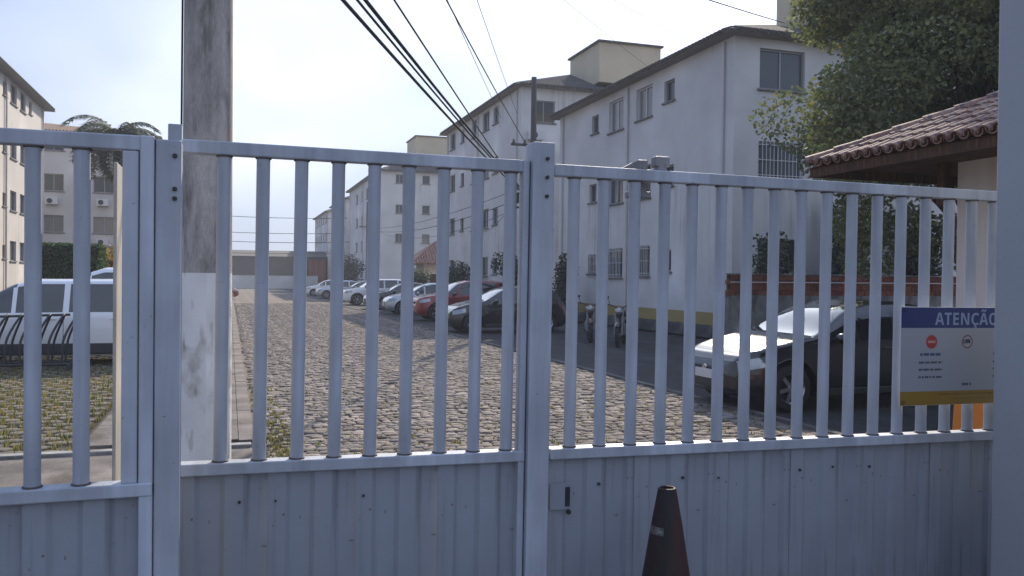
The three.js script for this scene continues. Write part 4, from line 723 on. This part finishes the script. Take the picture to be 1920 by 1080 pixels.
{
  const p = thing('gate_post', 'wide bolted steel post between fence panel and pedestrian gate', 'post', [-0.2, 0, -3.23], 0);
  part('shaft', rbox(0.084, 2.17, 0.1, 0.006, -0.003, 1.085, 0), M.gateRail, p);
  part('stub', rbox(0.045, 0.06, 0.05, 0.004, 0.016, 2.2, 0), M.gateRail, p);
  for (const y of [2.115, 2.0, 1.967]) part('bolt', cyl(0.008, 0.009, 0.012, 6).rotateX(Math.PI / 2), M.screw, p, [0.018, y, 0.054]);
}
{
  const p = thing('gate_post', 'bolted steel post between pedestrian gate and vehicle gate', 'post', [1.251, 0, -3.47], GA); p.rotation.z = -0.009;
  part('shaft', rbox(0.098, 2.285, 0.11, 0.006, 0.0, 1.1425, 0), M.gate, p);
  for (const y of [2.215, 2.135, 2.055]) part('bolt', cyl(0.008, 0.009, 0.012, 6).rotateX(Math.PI / 2), M.screw, p, [0.015, y, 0.059]);
}
{ const p = thing('steel_upright', 'cream flat steel upright catching the sun behind the fence panel', 'upright', [-0.385, 0, -3.78]); part('flange', rbox(0.012, 2.1, 0.94, 0.004, 0, 1.05, 0), M.cream, p); part('foot_plate', box(0.12, 0.012, 0.96, 0, 0.006, 0), M.cream, p); }
{ const p = thing('gate_column', 'broad smooth blue grey column at the end of the vehicle gate', 'column', [3.62, 0, -2.78]); part('shaft', rbox(0.56, 3.6, 0.5, 0.012, 0, 1.8, 0), M.column, p); }

// ---------------------------------------------------------------- warning sign
{
  const g = thing('warning_sign', 'white warning sign with blue header and yellow foot, cut off by the column', 'sign', [3.5, 1.34, -3.34], GA); g.rotation.z = -0.006;
  const W = 0.79, H = 0.485; part('panel', rbox(W, H, 0.006, 0.002), M.frameW, g);
  const cv = document.createElement('canvas'); cv.width = 1024; cv.height = 628; const c = cv.getContext('2d');
  c.fillStyle = '#b6bcc6'; c.fillRect(0, 0, 1024, 628); c.fillStyle = '#12317c'; c.fillRect(0, 0, 1024, 132); c.fillStyle = '#ab872f'; c.fillRect(0, 540, 1024, 88);
  c.fillStyle = '#9fb4d8'; c.font = 'bold 96px sans-serif'; c.textAlign = 'left'; c.textBaseline = 'middle'; c.save(); c.translate(262, 74); c.scale(1.0, 1); c.font = 'bold 112px sans-serif'; c.fillText('ATENÇÃO', 0, 0, 545); c.restore();
  c.strokeStyle = '#b3423f'; c.fillStyle = '#c0403c'; c.beginPath(); c.arc(238, 222, 44, 0, 7); c.fill(); c.fillStyle = '#d9a9a6'; c.fillRect(208, 214, 60, 15);
  c.strokeStyle = '#8d5f60'; c.lineWidth = 9; c.beginPath(); c.arc(524, 222, 40, 0, 7); c.stroke(); c.fillStyle = '#3d4350'; c.fillRect(506, 206, 42, 26); c.fillStyle = '#777e8a'; c.beginPath(); c.arc(500, 222, 14, 0, 7); c.fill();
  c.strokeStyle = '#8d5f60'; c.beginPath(); c.arc(812, 222, 40, 0, 7); c.stroke();
  const rr = rngOf(101); c.fillStyle = '#4a5568';
  const line = (x0, x1, y, h, col) => { c.fillStyle = col; let x = x0; while (x < x1) { const w = Math.min(x1 - x, 14 + 40 * rr()); c.fillRect(x, y, w, h); x += w + 7; } };
  line(150, 318, 294, 17, '#3f6187'); for (const y of [348, 394, 442]) line(140, 326, y, 13, '#566070');
  line(740, 900, 294, 17, '#4a5568'); for (const y of [348, 394, 442]) line(736, 900, y, 13, '#566070');
  line(486, 560, 490, 18, '#566070'); line(300, 1000, 556, 10, '#8d6a2a'); line(420, 1000, 586, 10, '#9b7a35');
  const t = new THREE.CanvasTexture(cv); t.colorSpace = THREE.SRGBColorSpace; t.magFilter = THREE.LinearFilter;
  const f = new THREE.PlaneGeometry(W - 0.004, H - 0.004); part('print', f, std([0.6, 0.6, 0.6], { map: t, roughness: 0.45 }), g, [0, 0, 0.0045]);
  for (const [x, y] of [[-0.375, 0.225], [0.375, 0.225], [-0.375, -0.225], [0.375, -0.225]]) part('tie', new THREE.TorusGeometry(0.008, 0.002, 6, 12), M.black, g, [x, y, 0.005]);
}

// ---------------------------------------------------------------- traffic cone in front of the gate
{
  const c = thing('traffic_cone', 'grimy dark red traffic cone in front of the vehicle gate', 'traffic cone', [1.66, 0, -3.02]);
  const prof = [[0.195, 0.045], [0.19, 0.06], [0.172, 0.09], [0.097, 0.51], [0.06, 0.74], [0.036, 0.872], [0.03, 0.878], [0.026, 0.872], [0.05, 0.74]].map((p) => new THREE.Vector2(...p));
  const dirt = texOf(512, 1, (u, v) => { const n = fbm(u, v, 6, 5, 4), m = clamp((n - 0.40) * 4.5), q = fbm(u + 0.3, v, 40, 3); const k = 0.6 + 0.4 * q; return [(0.10 + 0.17 * (1 - m)) * k, (0.075 + 0.02 * (1 - m)) * k, (0.075 + 0.015 * (1 - m)) * k]; });
  const cm = new THREE.MeshStandardMaterial({ map: dirt, roughness: 0.62 });
  const lg = new THREE.LatheGeometry(prof, 40); part('body', lg, cm, c);
  part('base', rbox(0.42, 0.045, 0.42, 0.015, 0, 0.0225, 0), M.rubber, c);
  const bandM = std([0.26, 0.25, 0.24], { map: T.concrete, roughness: 0.6 });
  const band = (y0, y1) => { const rAt = (y) => 0.036 + (0.872 - y) * 0.1685 + 0.002; return new THREE.CylinderGeometry(rAt(y1), rAt(y0), y1 - y0, 40, 1, true, 4.4, 1.2).translate(0, (y0 + y1) / 2, 0); };
  part('reflective_scrap', band(0.70, 0.73), bandM, c);
}

scene.traverse((o) => { if (o.isMesh) { o.castShadow = true; o.receiveShadow = true; } });
renderer.setSize(1024, 576);
renderer.render(scene, camera);
